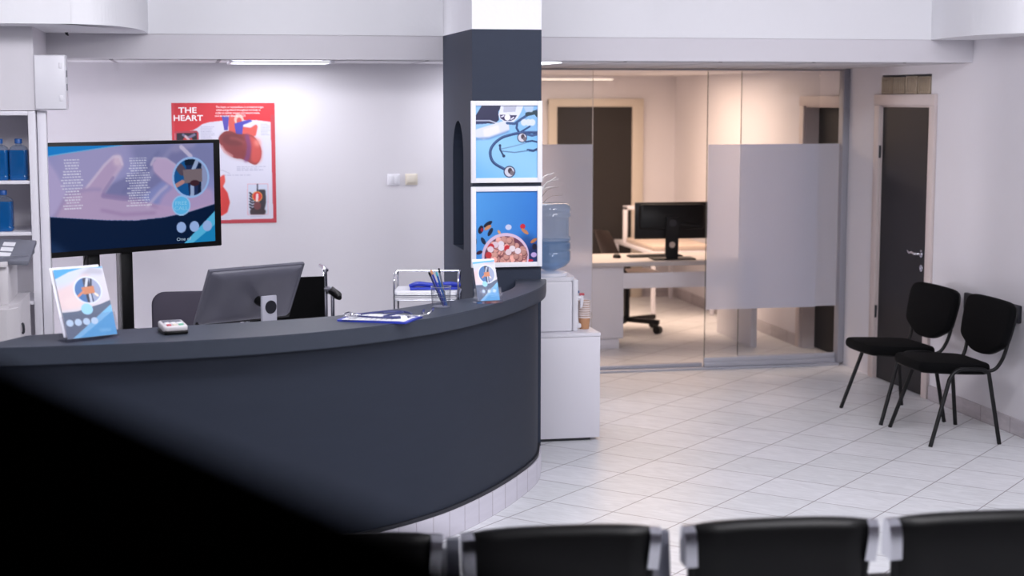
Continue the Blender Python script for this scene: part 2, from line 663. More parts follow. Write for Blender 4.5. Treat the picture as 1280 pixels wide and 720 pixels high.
def art(name, cv, w, h, m, parent=None, fn=None, thick=0.0, back=(235, 235, 242), texts=(), loc=None, rot=None):
    """sheet in local XZ facing -Y; fn(u,v) gives a curved sheet. texts: (string, u, v, cap height in m, rgb, stretch)"""
    img = cv.out()
    H, W = img.shape[:2]
    u, v = np.meshgrid(np.linspace(0, 1, W), np.linspace(0, 1, H))
    if fn is None:
        def fn(u, v):
            return (u - 0.5) * w, u * 0, (0.5 - v) * h
    X, Y, Z = fn(u, v)
    co = np.stack([X, Y, Z], -1).reshape(-1, 3)
    cols = np.concatenate([img.reshape(-1, 3), np.ones((W * H, 1))], 1)
    idx = np.arange(W * H).reshape(H, W)
    q = np.stack([idx[:-1, :-1], idx[1:, :-1], idx[1:, 1:], idx[:-1, 1:]], -1).reshape(-1, 4)
    faces = [tuple(x) for x in q.tolist()]
    verts = co.tolist()
    cols = cols.tolist()
    if thick:
        n0 = len(verts)
        bw, bh = min(W, 12), min(H, 16)
        u2, v2 = np.meshgrid(np.linspace(0, 1, bw), np.linspace(0, 1, bh))
        X, Y, Z = fn(u2, v2)
        b = np.stack([X, Y + thick, Z], -1).reshape(-1, 3)
        i2 = (np.arange(bw * bh) + n0).reshape(bh, bw)
        q = np.stack([i2[:-1, :-1], i2[:-1, 1:], i2[1:, 1:], i2[1:, :-1]], -1).reshape(-1, 4)
        faces += [tuple(x) for x in q.tolist()]
        verts += b.tolist()
        cols += [(*lin(back), 1)] * (bw * bh)
        # rim
        def ring(i):
            return list(i[0, :]) + list(i[1:, -1]) + list(i[-1, ::-1][1:]) + list(i[::-1, 0][1:-1])
        cr = [int(i2[0, 0]), int(i2[0, -1]), int(i2[-1, -1]), int(i2[-1, 0])]
        for side in range(4):
            if side == 0:
                A, B = idx[0, :], i2[0, :]
            elif side == 1:
                A, B = idx[:, -1], i2[:, -1]
            elif side == 2:
                A, B = idx[-1, ::-1], i2[-1, ::-1]
            else:
                A, B = idx[::-1, 0], i2[::-1, 0]
            n1 = len(verts)
            for k in range(len(B)):
                p = A[int(round(k * (len(A) - 1) / (len(B) - 1)))]
                verts.append(verts[int(p)])
                cols.append((*lin(back), 1))
            for k in range(len(B) - 1):
                faces.append((n1 + k, n1 + k + 1, int(B[k + 1]), int(B[k])))
    for s, tu, tv, size, rgb, st, bold in texts:
        tvs, tfs = text_geo(s, bold)
        n0 = len(verts)
        for (x, y, _) in tvs:
            uu, vv = tu + x * size * st / w, tv - y * size / h
            X, Y, Z = fn(np.array(uu), np.array(vv))
            verts.append((float(X), float(Y) - 0.0006, float(Z)))
            cols.append((*lin(rgb), 1))
        faces += [tuple(i + n0 for i in f) for f in tfs]
    me = bpy.data.meshes.new(name)
    me.from_pydata(verts, [], faces)
    at = me.color_attributes.new('Col', 'FLOAT_COLOR', 'POINT')
    at.data.foreach_set('color', np.array(cols, dtype=np.float32).ravel())
    me.materials.append(m)
    me.update()
    o = bpy.data.objects.new(name, me)
    COL.objects.link(o)
    if parent:
        o.parent = parent
    if loc:
        o.location = loc
    if rot:
        o.rotation_euler = rot
    return o

# ================================================================== THE ROOM
WR = 4.95          # right wall
ZC = 2.42          # plaster ceiling
ZD = 2.27          # suspended ceiling
YP = 11.57         # glass partition
YB = 10.5          # wall behind the reception
YO = 16.0          # far wall of the office

struct(MB().box(-4.3, 5.4, -3.2, 16.4, -0.12, 0.0).build('floor', M['tile']))

# right wall with two doorways and the glass-block opening
m = MB()
m.box(WR, WR + .16, -3.2, 10.155, 0, 3.25)
m.box(WR, WR + .16, 10.155, 10.955, 2.0, 2.079)
m.box(WR, WR + .16, 10.155, 10.17, 2.078, 2.215)
m.box(WR, WR + .16, 10.955, 10.97, 2.0, 2.215)
m.box(WR, WR + .16, 10.155, 10.97, 2.215, 2.6)
m.box(WR, WR + .16, 10.955, 11.66, 0, 2.0)
m.box(WR, WR + .16, 10.97, 11.66, 2.0, 2.6)
m.box(WR, WR + .16, 11.66, 12.42, 2.0, 2.6)
m.box(WR, WR + .16, 12.42, 16.2, 0, 2.6)
struct(m.build('wall_right', M['wall']))
struct(MB().box(-4.3, 2.3, YB, YB + .12, 0, 2.5).build('wall_back', M['wall']))
struct(MB().box(2.2, 2.3, YB + .12, YO, 0, 2.5).build('wall_middle', M['wall']))
struct(MB().box(2.2, WR, YO, YO + .12, 0, 2.5).build('wall_office', M['wall']))
struct(MB().box(-4.3, WR + .16, -3.3, -3.18, 0, 3.25).build('wall_front', M['wall']))
struct(MB().box(-4.4, -4.28, -3.2, YB, 0, 3.25).build('wall_left', M['wall']))
# solid wall over and left of the built-in shelving
m = MB()
m.box(-4.28, -0.77, 8.75, 9.6, 1.99, ZC)
m.box(-4.28, -1.78, 8.75, 9.6, 0, 1.99)
struct(m.build('wall_shelving', M['wall']))
# white post at the end of the shelving
struct(MB().box(-.768, -.722, 8.80, 8.90, 0, 1.985, 0.004).build('trim_1', M['white']))

# plaster bulkhead that curves forward at both ends, high ceiling, beam and suspended ceiling
left = catmull([(-4.28, 8.40), (-0.893, 8.40), (-0.62, 8.40), (-0.47, 8.44), (-0.36, 8.563), (-0.27, 8.833), (-0.223, 9.13), (-0.2, 9.59)], 6)
right = catmull([(4.655, 9.59), (4.60, 9.25), (4.579, 8.9), (4.62, 8.64), (4.71, 8.50), (4.95, 8.40)], 6)
poly = [(p.x, p.y) for p in left] + [(p.x, p.y) for p in right] + [(4.95, 9.72), (-4.28, 9.72)]
struct(MB().prism(poly, ZC, 3.25).build('wall_bulkhead', M['ceil'], auto=False))
struct(MB().box(-4.3, WR + .1, -3.2, 9.7, 3.2, 3.3).build('ceiling', M['ceil']))
struct(MB().box(1.517, 1.90, 8.60, 9.589, ZC, 3.2).build('wall_pillar_top', M['ceil']))
struct(MB().box(-4.28, WR, 9.6, 9.72, 2.278, ZC).build('trim_2', M['wall']))
struct(MB().box(-4.28, WR + .1, 9.721, 16.2, ZD + .004, ZD + .06).build('ceiling_suspended', M['dropceil']))

# slate pillar with an arched slot in its left side
m = MB()
m.box(1.517, 1.90, 8.60, 9.60, 0, ZC)
pil = m.build('pillar', M['greyp'])
arch = [(8.885, 1.20), (9.245, 1.20), (9.245, 1.72)] + [(9.065 + .18 * math.cos(a), 1.72 + .205 * math.sin(a)) for a in [PI * k / 14 for k in range(1, 14)]] + [(8.885, 1.72)]
cut = MB().prism(arch, 1.45, 1.75, Matrix(((0, 0, 1, 0), (1, 0, 0, 0), (0, 1, 0, 0), (0, 0, 0, 1)))).build('slot', M['dark'])
bo = pil.modifiers.new('slot', 'BOOLEAN')
bo.object = cut
bo.operation = 'DIFFERENCE'
bo.solver = 'EXACT'
dg = bpy.context.evaluated_depsgraph_get()
dg.update()
me = bpy.data.meshes.new_from_object(pil.evaluated_get(dg))
pil.modifiers.clear()
for q_ in me.polygons:
    q_.use_smooth = False
pil.data = me
bpy.data.objects.remove(cut)
pil.name = 'wall_pillar'
struct(pil)

# skirting tiles along the right wall
m = MB()
m.box(WR - .012, WR, 5.2, 10.06, 0, .10)
struct(m.build('baseboard_right', M['base']))
m = MB()
m.box(WR - .012, WR, 12.53, YO, 0, .10)
m.box(2.3, 3.6, YO - .012, YO, 0, .10)
m.box(4.6, WR, YO - .012, YO, 0, .10)
struct(m.build('baseboard_office', M['base']))

# ---- doors
lever_pts = catmull([(-.02, -.05, 0), (-.028, -.05, 0), (-.05, -.05, 0), (-.055, -.035, .002), (-.052, .04, .006), (-.05, .09, -.004), (-.05, .125, .012)], 5)


def door_right(name, y0, y1, inset, mt, fm, handle, ztop=2.0, dz=0.0):
    d = struct(MB().box(WR + inset, WR + inset + .04, y0 + .012, y1 - .012, 0.004, ztop - .008).build(name, mt))
    f = MB()
    f.box(WR - .022, WR + .0, y0 - .085, y0, 0, ztop + .075, .004)
    f.box(WR - .022, WR + .0, y1, y1 + .085, 0, ztop + .075, .004)
    f.box(WR - .026, WR + .0, y0 - .087, y1 + .087, ztop, ztop + .078, .004)
    f.box(WR, WR + inset + .06, y0, y0 + .012, 0, ztop)
    f.box(WR, WR + inset + .06, y1 - .012, y1, 0, ztop)
    f.box(WR, WR + inset + .06, y0, y1, ztop - .012, ztop)
    f.build('door_frame', fm, d)
    if handle:
        h = MB()
        h.cyl((WR + inset, y0 + .095, .985), (WR + inset - .008, y0 + .095, .985), .026, 20)
        h.tube([(WR + inset + p.x, y0 + .095 + p.y + .05 * 0, .985 + p.z) for p in [Vector((-.005, 0, 0)), Vector((-.04, 0, 0)), Vector((-.05, .012, 0)), Vector((-.052, .05, .008)), Vector((-.05, .09, -.002)), Vector((-.05, .125, .014))]], [.011, .010, .010, .009, .008, .005], 10)
        h.build('door_handle', M['chrome'], d)
        k = MB()
        k.cyl((WR + inset, y0 + .092, .885), (WR + inset - .006, y0 + .092, .885), .024, 20)
        k.cyl((WR + inset - .006, y0 + .092, .885), (WR + inset - .012, y0 + .092, .885), .009, 12)
        k.build('keyhole_plate', M['chrome'], d)
        hg = MB()
        for zz in (.45, 1.62):
            hg.cyl((WR - .01, y1 - .005, zz), (WR - .01, y1 - .005, zz + .09), .008, 10)
        hg.build('hinge', M['dark'], d)
    return d


door_right('door_1', 10.155, 10.955, .006, M['door'], M['frame'], True)
door_right('door_3', 11.66, 12.42, .11, M['blackvoid2'], M['frame'], False, 1.99)

d = struct(MB().box(3.69, 4.48, YO - .03, YO - .001, 0.002, 1.965).build('door_2', M['doorbrown']))
f = MB()
f.box(3.60, 3.69, YO - .045, YO, 0, 2.045, .004)
f.box(4.48, 4.60, YO - .045, YO, 0, 2.045, .004)
f.box(3.60, 4.60, YO - .047, YO, 1.965, 2.046, .004)
f.build('door_frame', M['framewarm'], d)
h = MB()
h.cyl((3.76, YO - .03, .98), (3.76, YO - .045, .98), .024, 16)
h.tube([(3.76, YO - .04, .98), (3.76, YO - .075, .98), (3.78, YO - .08, .98), (3.87, YO - .08, .98)], .009, 8)
h.build('door_handle', M['steel'], d)

# four glass blocks over the dark door
for i in range(4):
    y0 = 10.172 + i * .1985
    z1 = 2.205 - (.004, .0, .006, .003)[i]
    g = thing('glass_block', ('rightmost', 'second from right', 'second from left', 'leftmost')[i] + ' of the four dusty olive glass blocks above the dark door', 'glass block', (WR, y0, 2.079), 0, 'glass blocks above the dark door')
    MB().box(-.010, .11, .004, .192, .0, z1 - 2.079, .008).build('block', M['olive'], g)
    b = MB()
    for q in range(5):
        b.box(-.014, -.006, .03 + q * .03, .042 + q * .03, .014, z1 - 2.079 - .014, .002)
    b.build('ribs', M['olive'], g)

# ---- glass partition: fixed panes, sliding leaf, aluminium tracks
w = struct(MB().box(2.31, 2.953, YP + .036, YP + .044, .045, 2.255).build('window_1', M['pane']))
MB().box(2.31, 2.953, YP + .030, YP + .0345, .457, 1.712).build('frosted_film', M['film'], w)
w = struct(MB().box(4.113, 4.91, YP + .036, YP + .044, .085, 2.255).build('window_2', M['pane']))
MB().box(4.113, 4.91, YP + .030, YP + .0345, .457, 1.706).build('frosted_film', M['film'], w)
d = struct(MB().box(3.83, 4.715, YP - .014, YP - .006, .085, 2.255).build('door_4', M['pane']))
MB().box(3.835, 4.713, YP - .019, YP - .0155, .457, 1.706).build('frosted_film', M['film'], d)
MB().box(3.826, 3.8295, YP - .015, YP - .005, .09, 2.25).build('glass_edge', M['edge'], d)
MB().box(4.109, 4.1125, YP + .035, YP + .045, .09, 2.25).build('glass_edge', M['edge'], bpy.data.objects['window_2'])
MB().box(2.9535, 2.957, YP + .035, YP + .045, .05, 2.25).build('glass_edge', M['edgelight'], bpy.data.objects['window_1'])
r = MB()
r.box(3.825, 4.72, YP - .028, YP + .006, .018, .052, .003)
r.box(3.825, 4.72, YP - .022, YP + .002, .052, .088, .003)
r.build('bottom_rail', M['alu'], d)
r = MB()
r.box(4.113, 4.93, YP + .016, YP + .06, .0, .05, .003)
r.box(4.113, 4.93, YP + .024, YP + .054, .05, .088, .003)
struct(r.build('trim_3', M['alu']))
r = MB()
r.box(2.31, WR - .04, YP - .045, YP + .068, .0, .016, .002)
r.box(2.31, 3.82, YP + .014, YP + .066, .016, .045, .003)
struct(r.build('trim_4', M['alu']))
struct(MB().box(WR - .05, WR - .001, YP - .035, YP + .055, .017, ZD, .003).build('trim_5', M['alud']))
struct(MB().box(2.31, WR - .055, YP - .035, YP + .06, 2.257, ZD - .001, .002).build('trim_6', M['alud']))

# ================================================================== RECEPTION COUNTER
OUT = resample(catmull([(-.87, 6.615), (-.5, 6.62), (-.1, 6.645), (.25, 6.71), (.55, 6.815), (.85, 6.975), (1.15, 7.215), (1.42, 7.54), (1.67, 7.93), (1.84, 8.27), (1.93, 8.598)], 8), 61)
INN = resample(catmull([(-.68, 6.95), (-.4, 7.03), (-.1, 7.11), (.25, 7.185), (.58, 7.285), (.92, 7.48), (1.18, 7.70), (1.39, 7.86), (1.555, 8.02), (1.68, 8.27), (1.757, 8.598)], 8), 61)
rc = thing('reception_counter', 'curved slate grey reception counter running up to the square pillar', 'counter', (0, 0, 0))
top = MB().strip(OUT, INN, .985, 1.06)
bmesh.ops.recalc_face_normals(top.bm, faces=top.bm.faces[:])
sharp = [e for e in top.bm.edges if len(e.link_faces) == 2 and e.calc_face_angle() > 1.0]
bmesh.ops.bevel(top.bm, geom=sharp, offset=.004, segments=2, affect='EDGES')
top.build('countertop', M['greytop'], rc)
MB().strip(offset(OUT, .045), offset(OUT, .085), .14, .985).build('front_panel', M['grey'], rc)
MB().strip(offset(OUT, .033), offset(OUT, .075), .122, .14).build('edge_strip', M['dark'], rc)
MB().strip(offset(OUT, .026), offset(OUT, .08), .0, .122).build('plinth', M['plinth'], rc)

# work desk behind the counter
dk = thing('work_desk', 'low white work desk hidden behind the curved reception counter', 'desk', (0, 0, 0))
MB().prism([(-.6, 7.55), (1.1, 7.55), (1.42, 8.0), (1.42, 8.25), (-.6, 8.25)], .705, .735).build('tabletop', M['white'], dk)
for x in (-.56, .4, 1.34):
    MB().box(x - .012, x + .012, 7.66 if x < 1 else 8.02, 8.2, 0, .705).build('leg', M['white'], dk)

# ---- things on the counter
ZT = 1.0602


def brochure_canvas(w, h, seed, strip=False):
    c = Canvas(w, h, (206, 204, 222), 3)
    c.grad((190, 205, 225), (214, 205, 212), lambda u, v: u * 0.6 + v * 0.6)
    c.ell(.12, .42, .3, .16, (222, 196, 200), .8, 8)
    c.poly([(0, .33), (.35, .2), (.6, .08), (.72, .1), (.5, .3), (.4, .55), (0, .6)], (220, 196, 198), .75, 4)
    c.poly([(.5, .1), (.75, .0), (1, .06), (.95, .12), (.7, .1)], (150, 148, 165), .5, 4)
    c.ell(.35, .5, .3, .1, (226, 206, 206), .7, 5)
    if strip:
        c.poly([(0, .07), (1, .035), (1, .07), (0, .115)], (96, 176, 222))
        c.poly([(0, 0), (1, 0), (1, .035), (0, .07)], (236, 240, 248))
    else:
        c.poly([(0, 0), (.62, 0), (.3, .05), (.02, .135), (0, .14)], (64, 158, 214))
        c.poly([(.55, 0), (1, 0), (1, .03), (.8, .012)], (120, 180, 220))
    # dark band, light triangle
    c.poly([(0, .62), (.3, .62), (.55, .58), (.8, .545), (1, .50), (1, 1), (0, 1)], (84, 97, 122))
    c.poly([(1, .56), (1, .70), (.28, 1), (.10, 1)], (120, 184, 224))
    c.poly([(1, .66), (1, 1), (.24, 1)], (70, 158, 212))
    cx, cy, rr = (.60, .33, .285) if not strip else (.56, .37, .385)
    asp = h / w
    c.ell(cx, cy, rr, rr / asp, (214, 222, 240))
    cc = Canvas(w, h, (70, 96, 140), 3)
    cc.poly([(cx - rr, cy - .3), (cx - .08, cy - .3), (cx - .05, cy + .3), (cx - rr, cy + .3)], (62, 110, 168))
    cc.poly([(cx - .06, cy - .3), (cx + .06, cy - .3), (cx + .06, cy + .3), (cx - .05, cy + .3)], (40, 44, 66))
    cc.poly([(cx + .0, cy + .04), (cx + .05, cy + .04), (cx + .04, cy + .3), (cx - .01, cy + .3)], (180, 190, 210))
    cc.poly([(cx + .06, cy - .3), (cx + rr, cy - .3), (cx + rr, cy + .3), (cx + .08, cy + .3)], (150, 160, 190))
    cc.line([(cx + .03, cy - .16), (cx - .02, cy - .06)], .025, (200, 206, 220))
    cc.line([(cx + .11, cy - .16), (cx + .07, cy - .03)], .02, (40, 44, 66))
    cc.poly([(cx - .12, cy - .045), (cx + .13, cy - .055), (cx + .13, cy + .05), (cx - .10, cy + .06)], (196, 124, 86))
    cc.line([(cx - .22, cy + .08), (cx - .1, cy + .02)], .022, (206, 130, 100))
    cc.line([(cx + .13, cy + .06), (cx + .17, cy + .09)], .022, (236, 220, 200))
    mk = (((c.U - cx) / (rr * .9)) ** 2 + ((c.V - cy) * asp / (rr * .9)) ** 2) < 1
    c.a = np.where(mk[..., None], cc.a, c.a)
    c.ell(.5 if not strip else .42, .60, .115, .115 / asp, (150, 206, 236))
    for u in ((.11, .275, .44, .60) if not strip else (.32, .56, .8)):
        c.ell(u, .775, .07, .07 / asp, (196, 220, 240))
    if not strip:
        c.textlines(.6, .9, .95, .95, 3, (190, 220, 240), .6, True, seed)
    return c


def holder(label, cat_label, x, y, rz, lean, W, Hs, Hh, depth, group):
    t = thing('brochure_holder', label, 'brochure holder', (x, y, ZT), rz, group)
    s, c = math.sin(lean), math.cos(lean)
    th = .0025
    # leaning back plate, front pocket, side cheeks, foot
    b = MB()
    R_ = Matrix.Rotation(-lean, 4, 'X')
    b.box(-W / 2, W / 2, .012, .012 + th, .0, Hh, 0, R_)
    b.box(-W / 2, W / 2, -.012 - th, -.012, .0, Hh * .40, 0, R_)
    b.box(-W / 2 - th, -W / 2, -.012 - th, .012 + th, .0, Hh * .40, 0, R_)
    b.box(W / 2, W / 2 + th, -.012 - th, .012 + th, .0, Hh * .40, 0, R_)
    b.box(-W / 2, W / 2, -.012, .012, .0, th, 0, R_)
    b.build('pocket', M['acryl'], t, (0, 0, .008))
    f = MB()
    f.box(-W / 2, W / 2, -.015, .01 + s * Hh * .8, .0, th)
    f.box(-W / 2 - th, -W / 2, -.012, .01 + s * Hh * .5, 0, Hh * .30 * 0 + .035)
    f.box(W / 2, W / 2 + th, -.012, .01 + s * Hh * .5, 0, .035)
    f.build('foot', M['acryl'], t, (0, 0, 0))
    return t


hl = holder('larger clear acrylic brochure holder at the left end of the counter', '', -.40, 6.765, math.radians(31), math.radians(22), .235, 0, .25, .03, 'acrylic brochure holders')
hr = holder('smaller clear acrylic brochure holder on the counter beside the pillar', '', 1.425, 7.615, math.radians(8), math.radians(25), .128, 0, .17, .03, 'acrylic brochure holders')


def place_sheet(o, x, y, rz, lean, dz=.012, dx=0, dy=0, roll=0):
    o.rotation_euler = (Matrix.Rotation(rz, 4, 'Z') @ Matrix.Rotation(-lean, 4, 'X') @ Matrix.Rotation(roll, 4, 'Y')).to_euler()
    off = Matrix.Rotation(rz, 4, 'Z') @ Vector((dx, dy, 0))
    o.location = (x + off.x, y + off.y, ZT + dz)
    return o


def sheet_fn(w, h, bow, curl):
    def fn(u, v):
        x = (u - .5) * w * (1 + 0.0 * v)
        y = -bow * np.sin(np.clip(v, 0, 1) * PI * .8) * (0.3 + .7 * u) + curl * np.clip(v - .6, 0, 1) * 0
        return x, y, (1 - v) * h
    return fn


bl = art('brochure', brochure_canvas(110, 156, 3), .222, .297, M['print'], fn=sheet_fn(.222, .297, .005, 0), thick=.0012)
place_sheet(bl, -.40, 6.765, math.radians(31), math.radians(22), .014, 0, -.004)
tag(bl, 'front brochure with round photo standing in the left acrylic holder', 'brochure', 'brochures in the holders')
wc = Canvas(20, 28, (236, 236, 244))
wc.textlines(.1, .02, .9, .1, 2, (170, 180, 200), .5)
wb = art('brochure', wc, .222, .297, M['print'], fn=sheet_fn(.222, .297, .0, 0), thick=.0012)
place_sheet(wb, -.40, 6.765, math.radians(31), math.radians(22), .022, -.012, .0062)
tag(wb, 'white rear brochure peeking out behind the front one in the left acrylic holder', 'brochure', 'brochures in the holders')
br = art('brochure', brochure_canvas(70, 120, 5, True), .112, .215, M['print'], fn=sheet_fn(.112, .215, .003, 0), thick=.0012)
place_sheet(br, 1.425, 7.615, math.radians(8), math.radians(25), .013, -.002, -.002)
tag(br, 'slim brochure with pale blue top strip in the holder beside the pillar', 'brochure', 'brochures in the holders')

# payment terminal
pt = thing('card_terminal', 'small white card terminal with coloured keys lying on the counter', 'card terminal', (-.075, 6.905, ZT), math.radians(14))
MB().box(-.052, .052, -.062, .068, .0, .018, .007).build('base', M['black'], pt)
b = cushion(rrect(.104, .122, .016), .026, .06, 6)
b.build('body', M['ltgrey'], pt, (0, .002, .029), (math.radians(6), 0, 0))
MB().box(-.038, .038, .012, .05, .0435, .0485, .001).build('display', M['pewter'], pt)
kk = 0
for j in range(3):
    for i in range(3):
        m_ = (M['red'], M['cream'], M['green'])[i] if j == 0 else M['paper']
        MB().box(-.036 + i * .026, -.017 + i * .026, -.046 + j * .018, -.034 + j * .018, .036, .0445 + j * .001, .001).build('key', m_, pt)

# clipboard, papers and stethoscope
cb_rz = math.radians(20.5)
CBX, CBY = .838, 7.155
cb = thing('clipboard', 'royal blue clipboard under papers and a stethoscope on the counter', 'clipboard', (CBX, CBY, ZT), cb_rz)
Mx = Matrix.Rotation(0, 4, 'Z')
MB().prism([(x, y) for x, y in rrect(.235, .33, .012)], .0, .007, TR(0, 0, 0, 0, 0, math.radians(42))).build('board', M['royal'], cb)
cl = MB()
cl.box(-.05, .05, .135, .158, .007, .017, .003)
cl.tube([(-.045, .15, .017), (-.03, .165, .022), (.03, .165, .022), (.045, .15, .017)], .003, 8)
cl_o = cl.build('clip', M['chrome'], cb, rot=(0, 0, math.radians(42)))
for i, (dx, dy, a, z) in enumerate(((.0, -.004, 0, .0075), (-.012, .016, 5, .0092))):
    p = thing('paper_sheet', ('lower white form clipped on the blue clipboard', 'upper white form lying askew on the blue clipboard')[i], 'paper', (CBX, CBY, ZT + z), cb_rz + math.radians(42 + a), 'forms on the clipboard')
    mb = MB()
    mb.box(-.1 + dx, .1 + dx, -.145 + dy, .13 + dy, 0, .0012)
    mb.build('sheet', M['paper'], p)
    mb = MB()
    for k in range(9):
        mb.box(-.08 + dx, .02 + dx + .05 * ((k * 7) % 3) / 2, .10 - k * .024 + dy, .103 - k * .024 + dy, .0011, .00145)
    mb.build('print_lines', M['pewter'], p)
st = thing('stethoscope', 'navy stethoscope coiled on the papers of the blue clipboard', 'stethoscope', (CBX + .02, CBY + .0, ZT + .0118))
loop = [(.125 * math.cos(a), .105 * math.sin(a) + .015, .006 + .003 * math.sin(2 * a)) for a in [2 * PI * k / 30 for k in range(-3, 26)]]
tb = MB()
tb.tube(loop, .0046, 8)
tb.tube(catmull([(loop[-1][0], loop[-1][1], .006), (-.01, -.06, .008), (.05, -.01, .012), (.09, .04, .012), (.05, .07, .010), (.0, .05, .010)], 6), .0042, 8)
tb.build('tubing', M['navyrub'], st)
cp = MB()
cp.lathe([(.0, 0), (.021, 0), (.022, .006), (.016, .009), (.01, .012), (.008, .02), (.0, .021)], (-.150, -.02, .002), 20, cap=False)
cp.cyl((-.150, -.02, .012), (-.112, -.005, .009), .005)
cp.build('chest_piece', M['chrome'], st)
e = MB()
e.tube(catmull([(.09, -.035, .008), (.15, -.06, .01), (.19, -.055, .016), (.215, -.03, .03)], 6), .0028, 8)
e.tube(catmull([(.09, -.045, .008), (.13, -.085, .01), (.16, -.10, .014), (.165, -.075, .028)], 6), .0028, 8)
e.build('ear_tubes', M['chrome'], st)
for c_ in ((.215, -.03, .03), (.165, -.075, .028)):
    MB().tube([(c_[0] - .004, c_[1] - .006, c_[2] - .006), c_, (c_[0] + .005, c_[1] + .007, c_[2] + .007)], [.004, .0065, .004], 8).build('ear_tip', M['navyrub'], st)

# pen cup with pens
PCX, PCY = 1.175, 7.535
pc = thing('pen_cup', 'round wire mesh pen cup standing on the counter', 'pen cup', (PCX, PCY, ZT))
mb = MB()
for z, r_ in ((.002, .0016), (.03, .0008), (.05, .0008), (.07, .0008), (.097, .0022)):
    mb.tube([((.042 + .06 * z) * math.cos(a), (.042 + .06 * z) * math.sin(a), z) for a in [2 * PI * k / 28 for k in range(28)]], r_, 6, True)
mb.build('rings', M['steel'], pc)
mb = MB()
for k in range(40):
    a = 2 * PI * k / 40
    mb.tube([(.042 * math.cos(a), .042 * math.sin(a), .002), (.048 * math.cos(a), .048 * math.sin(a), .097)], .0007, 5)
mb.lathe([(.0, 0), (.042, 0), (.042, .003), (.0, .003)], (0, 0, 0), 24, cap=False)
mb.build('mesh_wall', M['steel'], pc)
pens = [((.012, -.005), (-.058, -.004, .168), 'dark blue', M['navyrub'], 'black'), ((.02, .004), (-.047, .006, .176), 'royal blue', M['royal'], 'orange'),
        ((.026, -.006), (-.022, -.002, .168), 'light blue', M['bluecap'], 'teal'), ((.03, .008), (-.008, .012, .184), 'grey', M['pewter'], 'black')]
for (bx, by), (tx, ty, tz), cname, cm, capn in pens:
    p = thing('pen', f'{cname} pen with {capn} tip leaning left in the mesh pen cup', 'pen', (PCX + bx, PCY + by, ZT + .004), 0, 'pens in the mesh cup')
    v = Vector((tx - bx, ty - by, tz - .004))
    e1 = v * .88
    MB().tube([(0, 0, .0), v * .05, e1], [.002, .0048, .0048], 8).build('barrel', cm, p)
    capm = {'black': M['black'], 'orange': mat('pen_tip_orange', (214, 150, 110), .5), 'teal': mat('pen_tip_teal', (80, 170, 190), .5)}[capn]
    MB().tube([e1, v * .97, v], [.0054, .0054, .004], 8).build('cap', capm, p)

# three-tier wire letter tray standing on the work desk, papers and blue folder on top
tx, ty, ta = 1.18, 8.005, math.radians(-12)
tr = thing('letter_tray', 'silver wire letter tray behind the counter with papers and blue folder', 'letter tray', (tx, ty, .7352), ta)
ZS = [.05, .18, .312]
for zi in ZS:
    mb = MB()
    lp = rrect(.33, .24, .02, 4)
    mb.tube([(x, y, zi + .03) for x, y in lp], .004, 8, True)
    mb.tube([(x * .97, y * .96, zi) for x, y in lp], .003, 8, True)
    for k in range(9):
        x = -.14 + k * .035
        mb.tube([(x, -.115, zi), (x, .115, zi)], .0018, 6)
    mb.build('tray_level', M['steel'], tr)
for sx in (-.16, .16):
    pts = catmull([(sx, -.12, 0), (sx, -.122, .2), (sx, -.122, .385), (sx, -.10, .43), (sx, -.06, .442), (sx, .06, .442), (sx, .10, .43), (sx, .122, .385), (sx, .122, .2), (sx, .12, 0)], 4)
    MB().tube(pts, .005, 8).build('side_hoop', M['chrome'], tr)
mb = MB()
mb.tube([(-.16, .06, .442), (.16, .06, .442)], .004, 8)
mb.build('cross_bar', M['chrome'], tr)
ps = thing('paper_stack', 'thick white paper stack lying in the top level of the wire letter tray', 'paper', (tx, ty, .7352 + .316), ta)
mb = MB()
for k in range(7):
    a = .01 * math.sin(k * 2.1)
    mb.box(-.158 + a * .3, .150 + a * .3, -.112 + a * .5, .10 + a, .006 * k + .0005, .006 * k + .0066)
mb.build('sheets', M['paper'], ps)
fo = thing('folder', 'royal blue folder lying on the paper stack in the letter tray', 'folder', (tx + .05, ty, .7352 + .3600), ta + .1)
mb = MB()
mb.box(-.14, .10, -.09, .09, .0, .012, .003)
mb.build('cover', M['royal'], fo)
mb = MB()
mb.tube(catmull([(-.14, -.06, .016), (-.1, -.07, .03), (-.02, -.05, .02), (.06, -.07, .028), (.11, -.05, .018)], 5), [.012] * 21, 8)
mb.build('curled_flap', M['royal'], fo)

# ---- monitor behind the counter
mn = thing('computer_monitor', 'graphite computer monitor seen from behind leaning back over the counter', 'monitor', (.283, 7.80, .7352), math.radians(31))
TL = math.radians(28)
RM = Matrix.Translation((0, 0, 1.112 - .735)) @ Matrix.Rotation(TL, 4, 'X')
b = MB()
b.box(-.27, .27, -.008, .012, -.157, .157, .004, RM)
b.build('shell', M['monback'], mn)
b = cushion(rrect(.525, .30, .02), .05, .42, 10, RM @ TR(0, -.006, .002, PI / 2))
b.build('rear_housing', M['monback'], mn)
b = MB()
b.box(-.27, .27, -.010, -.007, -.157, -.132, .001, RM)
b.build('chin_strip', M['black'], mn)
b = MB()
b.box(-.262, .262, .0118, .0135, -.14, .15, 0, RM)
b.build('screen', M['black'], mn)
b = MB()
b.box(-.036, .048, -.125, -.108, .012, .377, .004)
b.build('stand', M['monsilver'], mn, (.02, -.005, 0))
b = MB()
b.cyl((0, -.124, .322), (0, -.1265, .322), .032, 32)
b.build('cable_port', M['navy'], mn, (.032, -.005, 0))
b = MB()
b.cyl((0, -.109, .32), (0, -.02, .345), .022, 16)
b.build('tilt_joint', M['black'], mn, (.03, -.005, 0))
b = MB()
b.box(-.11, .15, -.16, .07, 0, .014, .005)
b.build('stand_base', M['monsilver'], mn)

